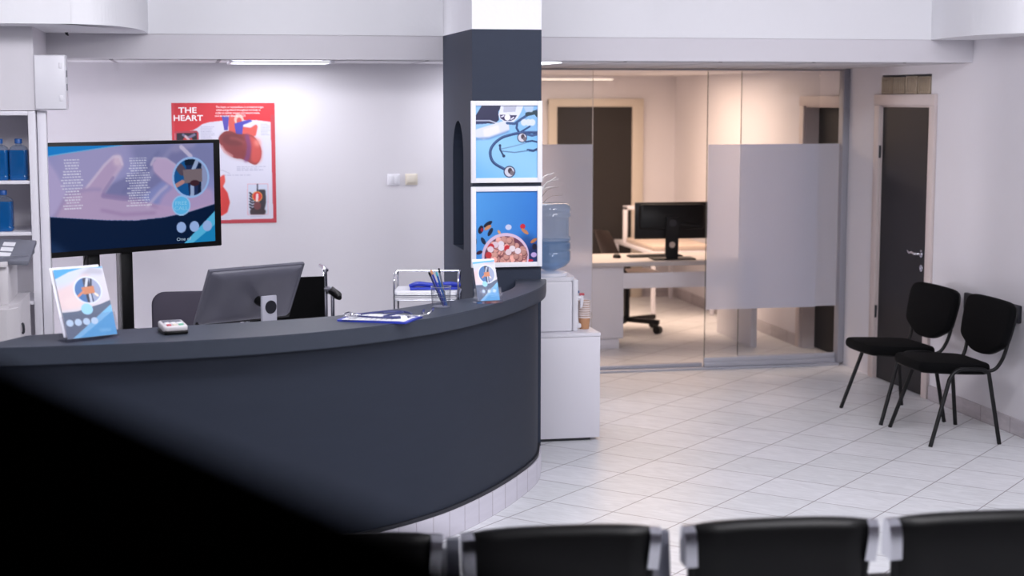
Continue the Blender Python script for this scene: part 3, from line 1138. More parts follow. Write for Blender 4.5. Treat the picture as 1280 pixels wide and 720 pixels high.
# ---- office chair with rounded charcoal back behind the monitor
def office_chair(name, label, loc, rz, mt, backw, backh, ztop, zseat, seatw, roundr):
    t = thing(name, label, 'office chair', loc, rz)
    b = cushion(rrect(backw, backh, roundr), .05, .05, 6, TR(0, .22, ztop - backh / 2, PI / 2 - .08))
    b.build('backrest', mt, t)
    b = cushion(rrect(seatw, seatw, .09), .07, .06, 6, TR(0, -.02, zseat, 0))
    b.build('seat', mt, t)
    b = MB()
    b.tube(catmull([(0, .12, zseat - .03), (0, .22, zseat - .02), (0, .27, zseat + .06), (0, .265, zseat + .25)], 5), .018, 8)
    b.build('back_bracket', M['black'], t)
    b = MB()
    b.cyl((0, 0, .11), (0, 0, zseat - .03), .028)
    b.build('gas_post', M['black'], t)
    for k in range(5):
        a = 2 * PI * k / 5 + .35
        x, y = .29 * math.cos(a), .29 * math.sin(a)
        l = MB()
        l.tube([(0, 0, .115), (x * .5, y * .5, .098), (x, y, .078)], [.026, .02, .014], 8)
        lo = l.build('base_arm', M['black'], t)
        w_ = MB()
        w_.cyl((x - .022 * math.sin(a), y + .022 * math.cos(a), .0305), (x + .022 * math.sin(a), y - .022 * math.cos(a), .0305), .03, 16)
        w_.cyl((x, y, .03), (x, y, .078), .008, 8)
        w_.build('caster', M['black'], lo)
    return t


office_chair('office_chair', 'charcoal office chair with rounded backrest behind the reception monitor', (.03, 8.56, 0), 0.0, M['chairgrey'], .47, .50, 1.015, .46, .46, .07)
for ch in bpy.data.objects['office_chair'].children:
    pass

# ---- wheelchair
wh = thing('wheelchair', 'black and chrome wheelchair standing by the back wall', 'wheelchair', (.545, 9.22, 0), math.radians(8))
hw = .225
mb = MB()
mb.box(-hw + .01, hw - .01, -.012, .012, .50, 1.03, .008)
mb.build('backrest', M['blackmat'], wh)
mb = MB()
mb.box(-hw + .01, hw - .01, -.42, -.01, .475, .495, .008)
mb.build('seat', M['blackmat'], wh)
for sx in (-1, 1):
    x = sx * hw
    mb = MB()
    mb.tube(catmull([(x, -.0, .12), (x, .0, .5), (x, .0, 1.0), (x, .005, 1.05), (x, .03, 1.075), (x, .12, 1.08)], 4), .0125, 10)
    mb.lathe([(.0, 0), (.02, 0), (.021, .014), (.013, .02), (.0, .021)], (x, .0, 1.058), 14, cap=False)
    mb.build('back_post', M['chrome'], wh)
    mb = MB()
    mb.tube(catmull([(x, .0, .68), (x, -.06, .70), (x, -.25, .70), (x, -.36, .70), (x, -.39, .66), (x, -.39, .40), (x, -.39, .2)], 4), .011, 10)
    mb.tube([(x, .0, .44), (x, -.39, .44)], .011, 10)
    mb.build('side_frame', M['chrome'], wh)
    mb = MB()
    mb.tube([(x + sx * .03, .05, .93), (x + sx * .035, .0, .945), (x + sx * .035, -.16, .935), (x + sx * .035, -.2, .925)], [.012, .024, .024, .014], 10)
    mb.build('armrest', M['leather'], wh)
    mb = MB()
    mb.tube([(x + sx * .03, -.05, .70), (x + sx * .03, -.05, .93)], .011, 10)
    mb.tube([(x + sx * .0, .0, .955), (x + sx * .035, -.03, .955)], .017, 10)
    mb.build('armrest_post', M['chrome'], wh)
    wl = MB()
    wl.tube([(x + sx * .06, .03 + .29 * math.cos(a), .3 + .285 * math.sin(a)) for a in [2 * PI * k / 36 for k in range(36)]], .014, 8, True)
    wo = wl.build('rear_wheel', M['black'], wh)
    wl = MB()
    wl.tube([(x + sx * .085, .03 + .25 * math.cos(a), .3 + .25 * math.sin(a)) for a in [2 * PI * k / 36 for k in range(36)]], .008, 8, True)
    for k in range(8):
        a = PI * k / 8
        wl.tube([(x + sx * .06, .03 + .285 * math.cos(a), .3 + .28 * math.sin(a)), (x + sx * .06, .03 - .285 * math.cos(a), .3 - .28 * math.sin(a))], .002, 5)
    wl.cyl((x, .03, .3), (x + sx * .085, .03, .3), .02)
    wl.build('hand_rim', M['chrome'], wo)
    wl = MB()
    wl.tube([(x, -.39 + .082 * math.cos(a), .095 + .082 * math.sin(a)) for a in [2 * PI * k / 24 for k in range(24)]], .0125, 8, True)
    wl.cyl((x - .012, -.39, .095), (x + .012, -.39, .095), .07)
    wl.cyl((x, -.39, .095), (x, -.39, .22), .009)
    wl.build('front_caster', M['black'], wh)

# ---- television on its stand
TVY = math.radians(33.1)
tvc = (-.285, 9.158)
tv = thing('television', 'large black flat screen television showing a clinic advert', 'television', (tvc[0], tvc[1], 1.20), TVY)
TW, TH = 1.115, .615
MB().box(-TW / 2, TW / 2, -.012, .035, .0, TH, .006).build('housing', M['black'], tv)
cv = Canvas(250, 142, (150, 146, 190), 2)


def tu(x, y):
    u = (x - 54.2) / (264.8 - 54.2)
    t = 181 + (179.6 - 181) * u
    b_ = 316.5 + (302.3 - 316.5) * u
    # undo the foreshortening of the angled screen
    w_ = 1.085
    u2 = u / (w_ + (1 - w_) * u) if u > 0 else u
    return (u2, (y - t) / (b_ - t))


def tp(*pts):
    return [tu(x, y) for x, y in pts]


cv.grad((128, 136, 192), (158, 152, 196), lambda u, v: .5 + .5 * np.sin(u * 5 + v * 2))
cv.poly(tp((54, 196), (66, 215), (80, 244), (70, 262), (56, 270), (54, 270)), (176, 164, 206), .9, 3)
cv.poly(tp((160, 181), (264, 181), (264, 225), (240, 195), (222, 195), (200, 205), (170, 210)), (122, 124, 168), .8, 6)
cv.poly(tp((170, 215), (220, 180), (235, 190), (200, 225), (150, 262), (110, 250), (122, 236)), (118, 118, 164), .9, 3)
cv.poly(tp((60, 276), (80, 240), (104, 234), (128, 205), (140, 195), (148, 196), (150, 206), (138, 220), (126, 238), (124, 244), (160, 250), (200, 258), (235, 262), (264, 255), (264, 272), (200, 290), (90, 290)), (178, 156, 192), .95, 2)
cv.line(tp((125, 240), (138, 222), (149, 206)), .008, (196, 176, 206), .6, 2)
cv.line(tp((124, 243), (160, 247), (200, 262)), .006, (150, 126, 170), .6, 2)
cv.ell(*tu(144, 200), .022, .05, (206, 184, 208), .9, 3)
cv.line(tp((104, 234), (128, 205), (139, 195), (147, 195), (150, 205)), .004, (214, 200, 224), .55, 1)
cv.line(tp((138, 221), (126, 238), (124, 245), (150, 249), (175, 250)), .005, (128, 114, 162), .5, 1)
cv.line(tp((60, 276), (80, 242), (104, 236), (122, 236)), .006, (150, 138, 182), .6, 2)
cv.line(tp((150, 240), (175, 214), (196, 190)), .006, (108, 110, 156), .5, 2)
cv.line(tp((160, 244), (190, 212), (212, 186)), .01, (146, 146, 188), .7, 3)
cv.line(tp((186, 206), (190, 198), (205, 199), (222, 211)), .004, (214, 200, 224), .6, 1)
cv.line(tp((190, 214), (206, 228), (230, 238)), .006, (128, 112, 160), .7, 2)
cv.line(tp((180, 258), (196, 240), (206, 232)), .005, (206, 190, 216), .7, 2)
cv.line(tp((122, 262), (150, 268), (190, 266)), .006, (156, 130, 172), .7, 2)
cv.poly(tp((188, 205), (194, 198), (206, 200), (222, 212), (232, 222), (240, 238), (216, 236), (200, 224), (190, 214)), (186, 164, 200), .95, 2)
cv.poly(tp((200, 245), (222, 228), (262, 238), (264, 262), (230, 268), (190, 268)), (180, 154, 194), .8, 4)
cv.line(tp((216, 186), (238, 180)), .02, (150, 146, 186), .7, 3)
cv.line(tp((224, 184), (236, 196)), .008, (206, 196, 222), .8, 1)
cv.poly(tp((54, 180), (152, 180), (118, 185), (80, 190), (54, 194)), (28, 128, 206))
cv.line(tp((54, 194), (80, 190), (118, 185), (150, 181)), .003, (110, 170, 220), .9)
for x0, x1, y0, y1, n_, sd in ((72, 101, 198, 262, 18, 3), (153, 186, 197, 258, 20, 8)):
    a, b_ = tu(x0, y0), tu(x1, y1)
    cv.textlines(a[0], a[1], b_[0], b_[1], n_, (226, 226, 244), .75, True, sd)
cv.poly(tp((54, 270), (90, 272.5), (130, 275), (165, 275.5), (200, 272), (230, 266), (265, 255.5), (268, 330), (54, 330)), (4, 26, 58))
cv.line(tp((54, 270), (90, 272.5), (130, 275), (165, 275.5), (200, 272), (230, 266), (265, 255.5)), .002, (90, 120, 170), .5)
cv.poly(tp((54, 300), (85, 320), (54, 320)), (36, 60, 100), .6, 5)
cv.poly(tp((266, 263), (266, 282), (236, 305), (224, 306)), (84, 178, 222))
cv.poly(tp((266, 280), (266, 306), (234, 306)), (24, 128, 184))
asp = 142 / 250 * 1.0
cu_, cvv = tu(235.5, 222.3)
ru = .117
cv.ell(cu_, cvv, ru, .205, (150, 182, 232))
cc = Canvas(250, 142, (28, 44, 84), 2)
X = lambda dx, dy: (cu_ + dx * ru, cvv + dy * .205)
cc.poly([X(-1, -1), X(-.3, -1), X(-.2, 0), X(-.1, 1), X(-1, 1)], (20, 84, 146))
cc.poly([X(-.35, -1), X(.3, -1), X(.2, -.6), X(-.3, -.6)], (16, 30, 50))
cc.line([X(.35, -.8), X(.1, -.3), X(.05, .9)], .012, (150, 168, 206))
cc.poly([X(.45, -1), X(1, -1), X(1, 1), X(.4, 1), X(.5, 0)], (140, 150, 190))
cc.line([X(.5, -.6), X(.45, .8)], .01, (18, 30, 56))
cc.line([X(-.6, -.5), X(-.45, -.3)], .02, (90, 70, 80), .9, 1)
cc.poly([X(-.42, -.38), X(.62, -.42), X(.60, .22), X(-.36, .28)], (118, 104, 112))
cc.line([X(-.95, .45), X(-.45, .2)], .012, (176, 130, 130))
cc.ell(*X(.2, .28), .03, .03, (60, 34, 44))
mk = ((cv.U - cu_) / (ru * .9)) ** 2 + ((cv.V - cvv) / (.205 * .9)) ** 2 < 1
cv.a = np.where(mk[..., None], cc.a, cv.a)
fc = tu(222.6, 257.2)
cv.ell(*fc, .058, .102, (150, 190, 236))
cv.ell(*fc, .050, .088, (92, 180, 232))
for x, y in ((222, 284.6), (238.5, 283.6), (254.8, 282.8)):
    cv.ell(*tu(x, y), .030, .054, (150, 176, 226))
o1 = tu(221, 301.5)
art('screen', cv, TW - .062, TH - .05, M['screen'], tv, loc=(-.016, -.0135, TH / 2 + .005),
    texts=[('FREE', fc[0], fc[1] - .022, .030, (140, 205, 240), 1.3, 0.0), ('CALL', fc[0], fc[1] + .03, .030, (140, 205, 240), 1.3, 0.0), ('One of', o1[0] + .02, o1[1] - .012, .026, (176, 200, 226), 1.3, 0.0)])
MB().tube(catmull([(-.29, .04, .03), (-.3, .05, -.04), (-.295, .06, -.1), (-.27, .075, -.14)], 5), .004, 6).build('cable', M['black'], tv)

ts = thing('television_stand', 'black twin post floor stand carrying the television', 'stand', (tvc[0], tvc[1], 0), TVY)
for x in (-.245, -.04):
    MB().box(x - .036, x + .036, .04, .10, .03, 1.45, .004).build('post', M['black'], ts)
MB().box(-.36, .06, -.06, .16, .728, .75, .003).build('shelf', M['black'], ts)
MB().box(-.42, .25, .04, .10, .0, .03, .005).build('base_bar', M['black'], ts)
for x in (-.38, .2):
    MB().box(x - .03, x + .03, -.3, .25, .0, .029, .006).build('foot', M['black'], ts)
MB().box(-.30, .04, .036, .042, 1.28, 1.62).build('mount_plate', M['black'], ts)

# ---- heart poster on the back wall
cv = Canvas(170, 194, (216, 215, 230), 2)


def pu(x, y):
    u = (x - (214.2 + (y - 128.5) * .018)) / (129.2 + (y - 128.5) * .012)
    return u, (y - 128.7) / 149.8


def pp(*pts):
    return [pu(x, y) for x, y in pts]


def pc3(*pts):
    return [pu(x / 9 + 210, y / 9 + 120) for x, y in pts]


RED = (212, 52, 62)
cv.poly([(0, 0), (1, 0), (1, .17)] + pp((338, 152.5), (322, 150.5), (300, 150), (277, 151), (262, 152.6), (253, 155), (247, 159.5), (241, 162.5), (232, 164.5), (219, 166)) + [(0, .26)], RED)
cv.poly([(0, 0), (.028, 0), (.028, 1), (0, 1)], (214, 70, 80))
cv.poly([(.955, .1), (1, .1), (1, 1), (.965, 1)], (196, 66, 76))
cv.poly([(0, .975), (1, .962), (1, 1), (0, 1)], (192, 70, 82))
cv.poly([(.03, 0), (.12, 0), (.05, .1)], (170, 30, 44), .4, 6)
for x0, x1, y0, y1, n_, s_ in ((251, 269, 158, 176, 9, 2), (326, 339, 155, 170, 8, 4), (296, 338, 207.5, 213.5, 3, 6), (280, 330, 218, 219.5, 1, 7), (268, 284, 271, 273, 1, 9), (314, 334, 269.5, 271.5, 1, 11)):
    a, b_ = pu(x0, y0), pu(x1, y1)
    cv.textlines(a[0], a[1], b_[0], b_[1], n_, (140, 142, 172), .5, False, s_)
# heart
cv.poly(pc3((680, 215), (760, 225), (780, 300), (770, 420), (690, 430)), (214, 92, 84), 1, 1)
cv.ell(*pu(298.5, 149.5), .045, .045, (228, 190, 178))
cv.ell(*pu(298.8, 151.5), .025, .03, (206, 80, 78))
cv.poly(pc3((602, 222), (685, 222), (672, 385), (632, 385)), (84, 76, 168))
cv.poly(pc3((830, 350), (930, 365), (990, 325), (1003, 345), (985, 440), (900, 470), (830, 430)), (216, 92, 84), 1, 1)
cv.poly(pc3((745, 310), (850, 280), (925, 265), (945, 285), (900, 305), (845, 325), (835, 430), (765, 430)), (78, 74, 178))
hp = catmull([(566, 480), (590, 435), (645, 395), (710, 395), (790, 430), (870, 425), (960, 450), (1020, 520), (1052, 600), (1050, 690), (1010, 760), (965, 768), (900, 735), (830, 705), (740, 690), (650, 620), (590, 545)], 4, True)
cv.poly(pc3(*[(p.x, p.y) for p in hp]), (142, 62, 64), 1, 0)
cv.poly(pc3((880, 440), (970, 465), (1025, 540), (1050, 620), (1040, 720), (990, 755), (930, 720), (940, 600)), (206, 84, 78), .9, 3)
cv.poly(pc3((620, 430), (760, 420), (860, 480), (830, 560), (700, 560), (600, 510)), (104, 48, 54), .7, 4)
cv.poly(pc3((640, 600), (760, 560), (880, 600), (930, 720), (820, 690), (730, 670)), (128, 54, 58), .8, 4)
cv.line(pc3((890, 450), (915, 560), (900, 680), (880, 715)), .016, (124, 66, 120), .8, 2)
cv.line(pc3((600, 560), (640, 620), (720, 670)), .008, (206, 150, 150), .7, 1)
cv.line(pc3((700, 470), (780, 480), (860, 520)), .006, (176, 96, 90), .6, 2)
cv.ell(*pu(322, 178), .03, .03, (236, 150, 140), .7, 3)
# section view below, mostly behind the television
cv.poly(pp((262, 232), (277, 231), (284, 240), (287, 252), (284, 264), (277, 268), (262, 268)), (214, 66, 64), 1, 1)
cv.poly(pp((274, 222), (280, 218), (281, 226), (277, 234), (272, 232)), (222, 84, 76), 1, 1)
cv.line(pp((260, 212), (278, 212), (287, 216)), .003, (180, 180, 200), .8)
# thorax picture
cv.poly(pp((309.5, 229), (336.2, 229), (336.8, 268.2), (310, 268.2)), (224, 176, 190))
cv.poly(pp((310.3, 230), (335.4, 230), (336, 267.4), (310.8, 267.4)), (206, 212, 230))
cv.line(pp((322.5, 230), (322.6, 262)), .008, (70, 66, 84), .9, 0)
for k in range(6):
    cv.line(pp((313 + .4 * (k % 2), 240.5 + k * 3.6), (316, 243 + k * 3.4), (320, 241 + k * 3.6)), .009, (60, 58, 72), .95)
cv.poly(pp((324, 237), (332, 237), (333, 252), (331, 262), (326, 258), (325, 246)), (50, 46, 52), .95, 1)
cv.poly(pp((314, 262), (320, 258), (327, 260), (333, 263), (332, 267), (314, 267)), (58, 44, 50), .95, 1)
cv.ell(*pu(322.5, 256.5), .03, .03, (120, 66, 70), 1, 1)
cv.ell(*pu(322.4, 245), .05, .043, (232, 150, 70))
cv.ell(*pu(322.4, 245), .042, .036, (214, 60, 60))
cv.line(pp((322.4, 243), (322, 250)), .012, (244, 214, 214))
# inset left
cv.poly(pp((219, 164), (246, 163), (248.5, 166), (248.8, 184), (219.5, 184)), (186, 70, 84))
cv.poly(pp((221, 166), (246, 165.5), (246.5, 184), (221.2, 184)), (46, 40, 52))
cv.ell(*pu(235, 177), .05, .05, (206, 66, 66))
cv.line(pp((229, 168), (235, 172), (243, 168)), .012, (120, 120, 150))
cv.line(pp((232, 170), (238, 176)), .01, (220, 190, 196))
WH = (250, 246, 248)
PWm, PHm = .651, .772
tx_ = [('THE', .155, .062, .050, WH, 1.25, .02), ('HEART', .158, .126, .050, WH, 1.2, .02)]
for k, s in enumerate(('The heart, or myocardium, is an internal organ', 'which pumps blood throughout the body in', 'order to deliver oxygen and remove waste,', 'such as carbon dioxide - CO2')):
    tx_.append((s, (.66, .645, .64, .565)[k], .034 + .0243 * k, .0185, (250, 226, 228), .86, .012))
po = art('heart_poster', cv, PWm, PHm, M['print'], texts=tx_, thick=.002, loc=(.2355, YB - .0035, 1.635))
tag(po, 'red and white THE HEART anatomy poster on the back wall', 'poster')

# ---- wall switches
for i, (x, z, mt, lab) in enumerate(((1.327, 1.52, M['whitepl'], 'white double rocker light switch on the back wall'), (1.444, 1.521, M['cream'], 'cream coloured wall switch beside the white one'))):
    s_ = thing('light_switch', lab, 'light switch', (x, YB, z), 0, 'switches on the back wall')
    MB().box(-.041, .041, -.010, 0, -.037, .037, .004).build('plate', mt, s_)
    if i == 0:
        MB().box(-.031, -.001, -.014, -.009, -.026, .028, .002).build('rocker', mt, s_)
        MB().box(.001, .031, -.014, -.009, -.026, .028, .002).build('rocker', mt, s_)
    else:
        MB().box(-.034, .030, -.022, -.009, -.022, .032, .005).build('rocker', mt, s_)

# ---- two framed pictures on the pillar
PX = (1.507, 1.901)


def frame(z0, z1, lab, cv):
    cx = (PX[0] + PX[1]) / 2
    W_, H_ = PX[1] - PX[0], z1 - z0
    t = thing('picture_frame', lab, 'picture', (cx, 8.599, z0), 0, 'framed prints on the pillar')
    b = .026
    m_ = MB()
    m_.box(-W_ / 2, -W_ / 2 + b, -.024, -.002, 0, H_, .002)
    m_.box(W_ / 2 - b, W_ / 2, -.024, -.002, 0, H_, .002)
    m_.box(-W_ / 2 + b, W_ / 2 - b, -.024, -.002, 0, b, .002)
    m_.box(-W_ / 2 + b, W_ / 2 - b, -.024, -.002, H_ - b, H_, .002)
    m_.build('frame', M['paper'], t)
    art('print', cv, W_ - 2 * b + .002, H_ - 2 * b + .002, M['photo'], t, thick=.006, loc=(0, -.012, H_ / 2))
    return t


cv = Canvas(140, 162, (120, 184, 232), 2)
F1 = lambda *p: [((x - 65) / 500, (y - 68) / 582) for x, y in p]
cv.grad((112, 182, 236), (150, 206, 244), lambda u, v: .5 + .5 * np.sin(v * 4 - u * 2))
cv.poly(F1((65, 68), (565, 68), (565, 290), (400, 240), (65, 330)), (150, 190, 232), .6, 8)
cv.poly(F1((120, 68), (278, 68), (250, 120), (255, 185), (220, 215), (60, 205), (60, 165)), (34, 36, 74))
cv.line(F1((60, 190), (180, 190), (240, 212)), .012, (220, 226, 242), .8)
cv.line(F1((60, 210), (150, 205)), .02, (30, 40, 90), .8)
cv.poly(F1((270, 68), (452, 68), (432, 120), (405, 170), (370, 200), (310, 205), (265, 180), (250, 145)), (226, 230, 244))
cv.poly(F1((292, 76), (395, 72), (385, 120), (290, 124)), (186, 190, 210))
cv.poly(F1((262, 143), (398, 148), (380, 178), (350, 192), (300, 192), (266, 172)), (52, 46, 90))
cv.ell(*F1((322, 165))[0], .048, .042, (240, 240, 248))
cv.line(F1((275, 160), (292, 152)), .01, (230, 230, 244))
cv.line(F1((350, 180), (372, 165)), .01, (230, 230, 244))
cv.poly(F1((65, 265), (105, 252), (295, 195), (328, 215), (335, 262), (300, 285), (130, 338), (65, 315)), (222, 226, 242), 1, 1)
cv.poly(F1((130, 262), (250, 228), (258, 290), (140, 322)), (240, 238, 246), .9, 2)
cv.line(F1((75, 335), (180, 330), (330, 275)), .012, (90, 130, 190), .6, 2)
cv.line(F1((320, 210), (380, 215), (430, 180), (500, 135), (565, 110)), .02, (52, 84, 134))
cv.line(F1((480, 140), (545, 125), (565, 150)), .032, (34, 60, 76))
cv.poly(F1((455, 78), (530, 72), (520, 120), (470, 118)), (186, 206, 232), .9, 1)
for x in (455, 490, 520):
    cv.ell(*F1((x, 205))[0], .045, .04, (222, 230, 244), .95, 1)
cv.line(F1((400, 215), (395, 250), (420, 295)), .017, (38, 70, 122))
cv.line(F1((500, 238), (430, 280)), .014, (38, 70, 122))
tubep = catmull([(560, 285), (470, 285), (400, 292), (330, 308), (270, 330), (215, 375), (186, 430), (192, 490), (225, 535), (300, 578)], 5)
cv.line(F1(*[(p.x, p.y) for p in tubep]), .021, (36, 62, 112))
cv.line(F1(*[(p.x, p.y - 5) for p in tubep]), .006, (90, 120, 170), .8)
cv.line(F1((470, 360), (520, 352), (562, 362)), .014, (40, 70, 120))
cv.line(F1((485, 425), (530, 432), (562, 418)), .018, (40, 70, 120))
cv.line(F1((275, 415), (370, 395), (470, 368)), .009, (120, 160, 200))
cv.line(F1((270, 432), (380, 444), (490, 430)), .009, (96, 134, 180))
cv.line(F1((262, 388), (264, 420), (290, 470)), .014, (40, 66, 112))
cv.ell(*F1((293, 472))[0], .024, .02, (30, 50, 90))
cv.ell(*F1((262, 388))[0], .02, .018, (30, 50, 90))
for (x, y, r_) in ((338, 598, 47), (440, 326, 40)):
    cv.ell((x - 65) / 500, (y - 68) / 582, r_ / 500, r_ / 582, (46, 58, 98))
    cv.ell((x - 65) / 500, (y - 68) / 582, r_ * .82 / 500, r_ * .82 / 582, (214, 214, 226))
    cv.ell((x - 60) / 500, (y - 76) / 582, r_ * .36 / 500, r_ * .5 / 582, (74, 60, 70))
    cv.ell((x - 45) / 500, (y - 58) / 582, r_ * .36 / 500, r_ * .4 / 582, (120, 110, 120))
cv.line(F1((480, 300), (520, 310), (560, 300)), .02, (60, 90, 140))
frame(1.594, 2.037, 'upper framed photo on the pillar with stethoscope on pale blue', cv)

cv = Canvas(140, 162, (70, 150, 222), 2)
cv.grad((86, 164, 232), (48, 118, 204), lambda u, v: .1 + .75 * u + .15 * v)
cv.ell(.83, .80, .14, .2, (26, 60, 120), .6, 8)
cv.ell(.95, .95, .15, .2, (24, 40, 90), .9, 8)
rg = random.Random(5)
for (x, y, r1, r2, a, col) in ((108, 378, 20, 34, .3, (30, 20, 44)), (118, 380, 12, 16, 0, (150, 30, 50)), (165, 335, 16, 40, 1.0, (22, 26, 48)), (165, 362, 14, 32, 1.0, (206, 140, 96)), (184, 398, 15, 36, .5, (22, 34, 60)), (128, 468, 15, 32, -.5, (24, 40, 70)), (66, 470, 10, 28, 0, (24, 40, 70)), (96, 560, 14, 26, 1.2, (60, 24, 44)), (255, 400, 10, 18, -.6, (220, 160, 110)), (445, 358, 21, 21, 0, (206, 44, 60)), (462, 397, 14, 36, -.9, (196, 130, 90)), (330, 362, 25, 22, 0, (206, 210, 236)), (535, 472, 13, 32, 1.0, (186, 118, 70)), (540, 520, 18, 24, 0, (30, 26, 50)), (535, 585, 24, 20, 0, (196, 170, 220)), (500, 630, 30, 10, 0, (200, 40, 60))):
    cv.ell((x - 65) / 500, (y - 74) / 570, r1 / 500, r2 / 570, col, 1, 0, a * 1.0, 1.14)
bx, by = (306 - 65) / 500, (592 - 74) / 570
cv.ell(bx, by, 190 / 500, 184 / 570, (222, 196, 220))
cv.ell(bx + .005, by + .012, 172 / 500, 166 / 570, (110, 62, 84))
pills = []
for k in range(150):
    a, rr_ = rg.random() * 2 * PI, math.sqrt(rg.random()) * .93
    pills.append((bx + .005 + 165 / 500 * rr_ * math.cos(a), by + .012 + 158 / 570 * rr_ * math.sin(a)))
for x, y in pills:
    t_ = rg.random()
    base_ = (226, 164, 152)
    f_ = .8 + .3 * rg.random()
    col = tuple(min(255, int(c_ * f_)) for c_ in base_)
    r_ = .042 + .008 * rg.random()
    cv.ell(x + .006, y + .010, r_ * 1.1, r_, (120, 66, 72), .7)
    cv.ell(x, y, r_, r_ * .88, col)
    cv.ell(x - .008, y - .010, r_ * .55, r_ * .45, tuple(min(255, c_ + 14) for c_ in col), .7, 1)
for (x, y, col) in ((270, 495, (238, 226, 236)), (272, 525, (242, 230, 238)), (225, 500, (230, 208, 220)), (190, 515, (204, 48, 58)), (186, 536, (236, 216, 226)), (320, 530, (206, 50, 60)), (360, 533, (240, 226, 232)), (406, 552, (240, 222, 230)), (170, 580, (204, 60, 66)), (330, 560, (236, 214, 220))):
    cv.ell((x - 65) / 500 + .004, (y - 74) / 570 + .008, .05, .045, (120, 66, 80), .6)
    cv.ell((x - 65) / 500, (y - 74) / 570, .05, .044, col)
frame(1.132, 1.573, 'lower framed photo on the pillar with a bowl of pink pills', cv)

# ================================================================== LEFT: SHELVING, BOTTLES, PRINTER, BOX
bk = thing('shelving_unit', 'white built-in shelving unit holding the blue bottles at the left edge', 'shelf', (0, 0, 0))
MB().box(-.808, -.772, 8.745, 9.2, 0, 1.985, .002).build('side_panel', M['white'], bk)
MB().box(-1.775, -1.74, 8.745, 9.2, 0, 1.985, .002).build('side_panel', M['white'], bk)
MB().box(-1.74, -.808, 8.745, 9.2, 1.962, 1.985, .002).build('top_panel', M['white'], bk)
MB().box(-1.74, -.808, 9.185, 9.2, 0, 1.962).build('back_panel', M['wall'], bk)
SHZ = [1.622, 1.352, .985, .62, .25]
for z in SHZ:
    MB().box(-1.739, -.809, 8.752, 9.184, z - .018, z, .002).build('shelf_board', M['white'], bk)


def bottle(label, x, y, z):
    t = thing('bottle', label, 'bottle', (x, y, z + .0005), math.radians(-8), 'blue bottles on the shelves')
    b = MB()
    w = .045
    for zz0, zz1 in ((.0, .155),):
        pass
    prof = [(.90, .0), (1, .006), (1, .02), (.95, .026), (1, .032), (1, .15), (.98, .158)]
    rings = [[(x_ * k, y_ * k, z_) for x_, y_ in rrect(.094, .078, .018, 4)] for k, z_ in prof]
    vs = [[b.bm.verts.new(p) for p in r_] for r_ in rings]
    for a_, c_ in zip(vs, vs[1:]):
        n_ = len(a_)
        for i in range(n_):
            b.bm.faces.new((a_[i], a_[(i + 1) % n_], c_[(i + 1) % n_], c_[i])).smooth = True
    b.bm.faces.new(vs[0][::-1])
    b.bm.faces.new(vs[-1])
    b.build('body', M['blueliq'], t)
    b = MB()
    vs = []
    for k, z_ in ((.98, .158), (.86, .171), (.5, .184)):
        vs.append([b.bm.verts.new((x_ * k, y_ * k, z_)) for x_, y_ in rrect(.094, .078, .018, 4)])
    for a_, c_ in zip(vs, vs[1:]):
        n_ = len(a_)
        for i in range(n_):
            b.bm.faces.new((a_[i], a_[(i + 1) % n_], c_[(i + 1) % n_], c_[i])).smooth = True
    b.lathe([(.02, .178), (.016, .186), (.016, .196)], (0, 0, 0), 16)
    b.build('shoulder', M['clearb'], t)
    b = MB()
    b.lathe([(.0, .192), (.0195, .192), (.0195, .214), (.018, .217), (.0, .217)], (0, 0, 0), 20, cap=False)
    b.build('cap', M['bluecap'], t)
    return t


bottle('right blue liquid bottle on the upper shelf', -.868, 8.83, SHZ[0])
bottle('left blue liquid bottle on the upper shelf at the photo edge', -.966, 8.83, SHZ[0])
bottle('single blue liquid bottle on the shelf below', -.955, 8.84, SHZ[1])

eb = thing('electrical_box', 'white wall mounted electrical box high on the left post', 'electrical box', (-.688, 8.80, 1.99), 0)
MB().box(-.082, .078, -.055, .10, 0, .285, .004).build('case', M['whitepl'], eb)
MB().box(-.078, .074, -.066, -.055, .004, .281, .004).build('cover', M['whitepl'], eb)
for z in (.045, .215):
    MB().box(.045, .062, -.070, -.064, z, z + .03, .002).build('hinge', M['whitepl'], eb)
for z in (.12, .19):
    MB().box(.077, .082, -.03, .005, z - .02, z + .015, .001).build('latch', M['pewter'], eb)
MB().tube([(-.65, 9.50, ZC), (-.65, 9.50, ZC - .008), (-.640, 9.50, ZC - .018)], [.010, .008, .003], 8).build('ceiling_hook', M['dark'])
tag(bpy.data.objects['ceiling_hook'], 'tiny dark hook in the ceiling above the electrical box', 'hook')

pcab = thing('printer_cabinet', 'low white cabinet carrying the printer behind the counter', 'cabinet', (-1.1, 7.95, 0))
MB().box(-.33, .33, -.3, .3, 0, .70, .004).build('body', M['white'], pcab)
MB().box(-.32, -.003, -.318, -.3, .06, .69, .003).build('door', M['white'], pcab)
MB().box(.003, .32, -.318, -.3, .06, .69, .003).build('door', M['white'], pcab)
pr = thing('printer', 'grey and white multifunction printer at the left edge behind the counter', 'printer', (-1.1, 7.92, .7002))
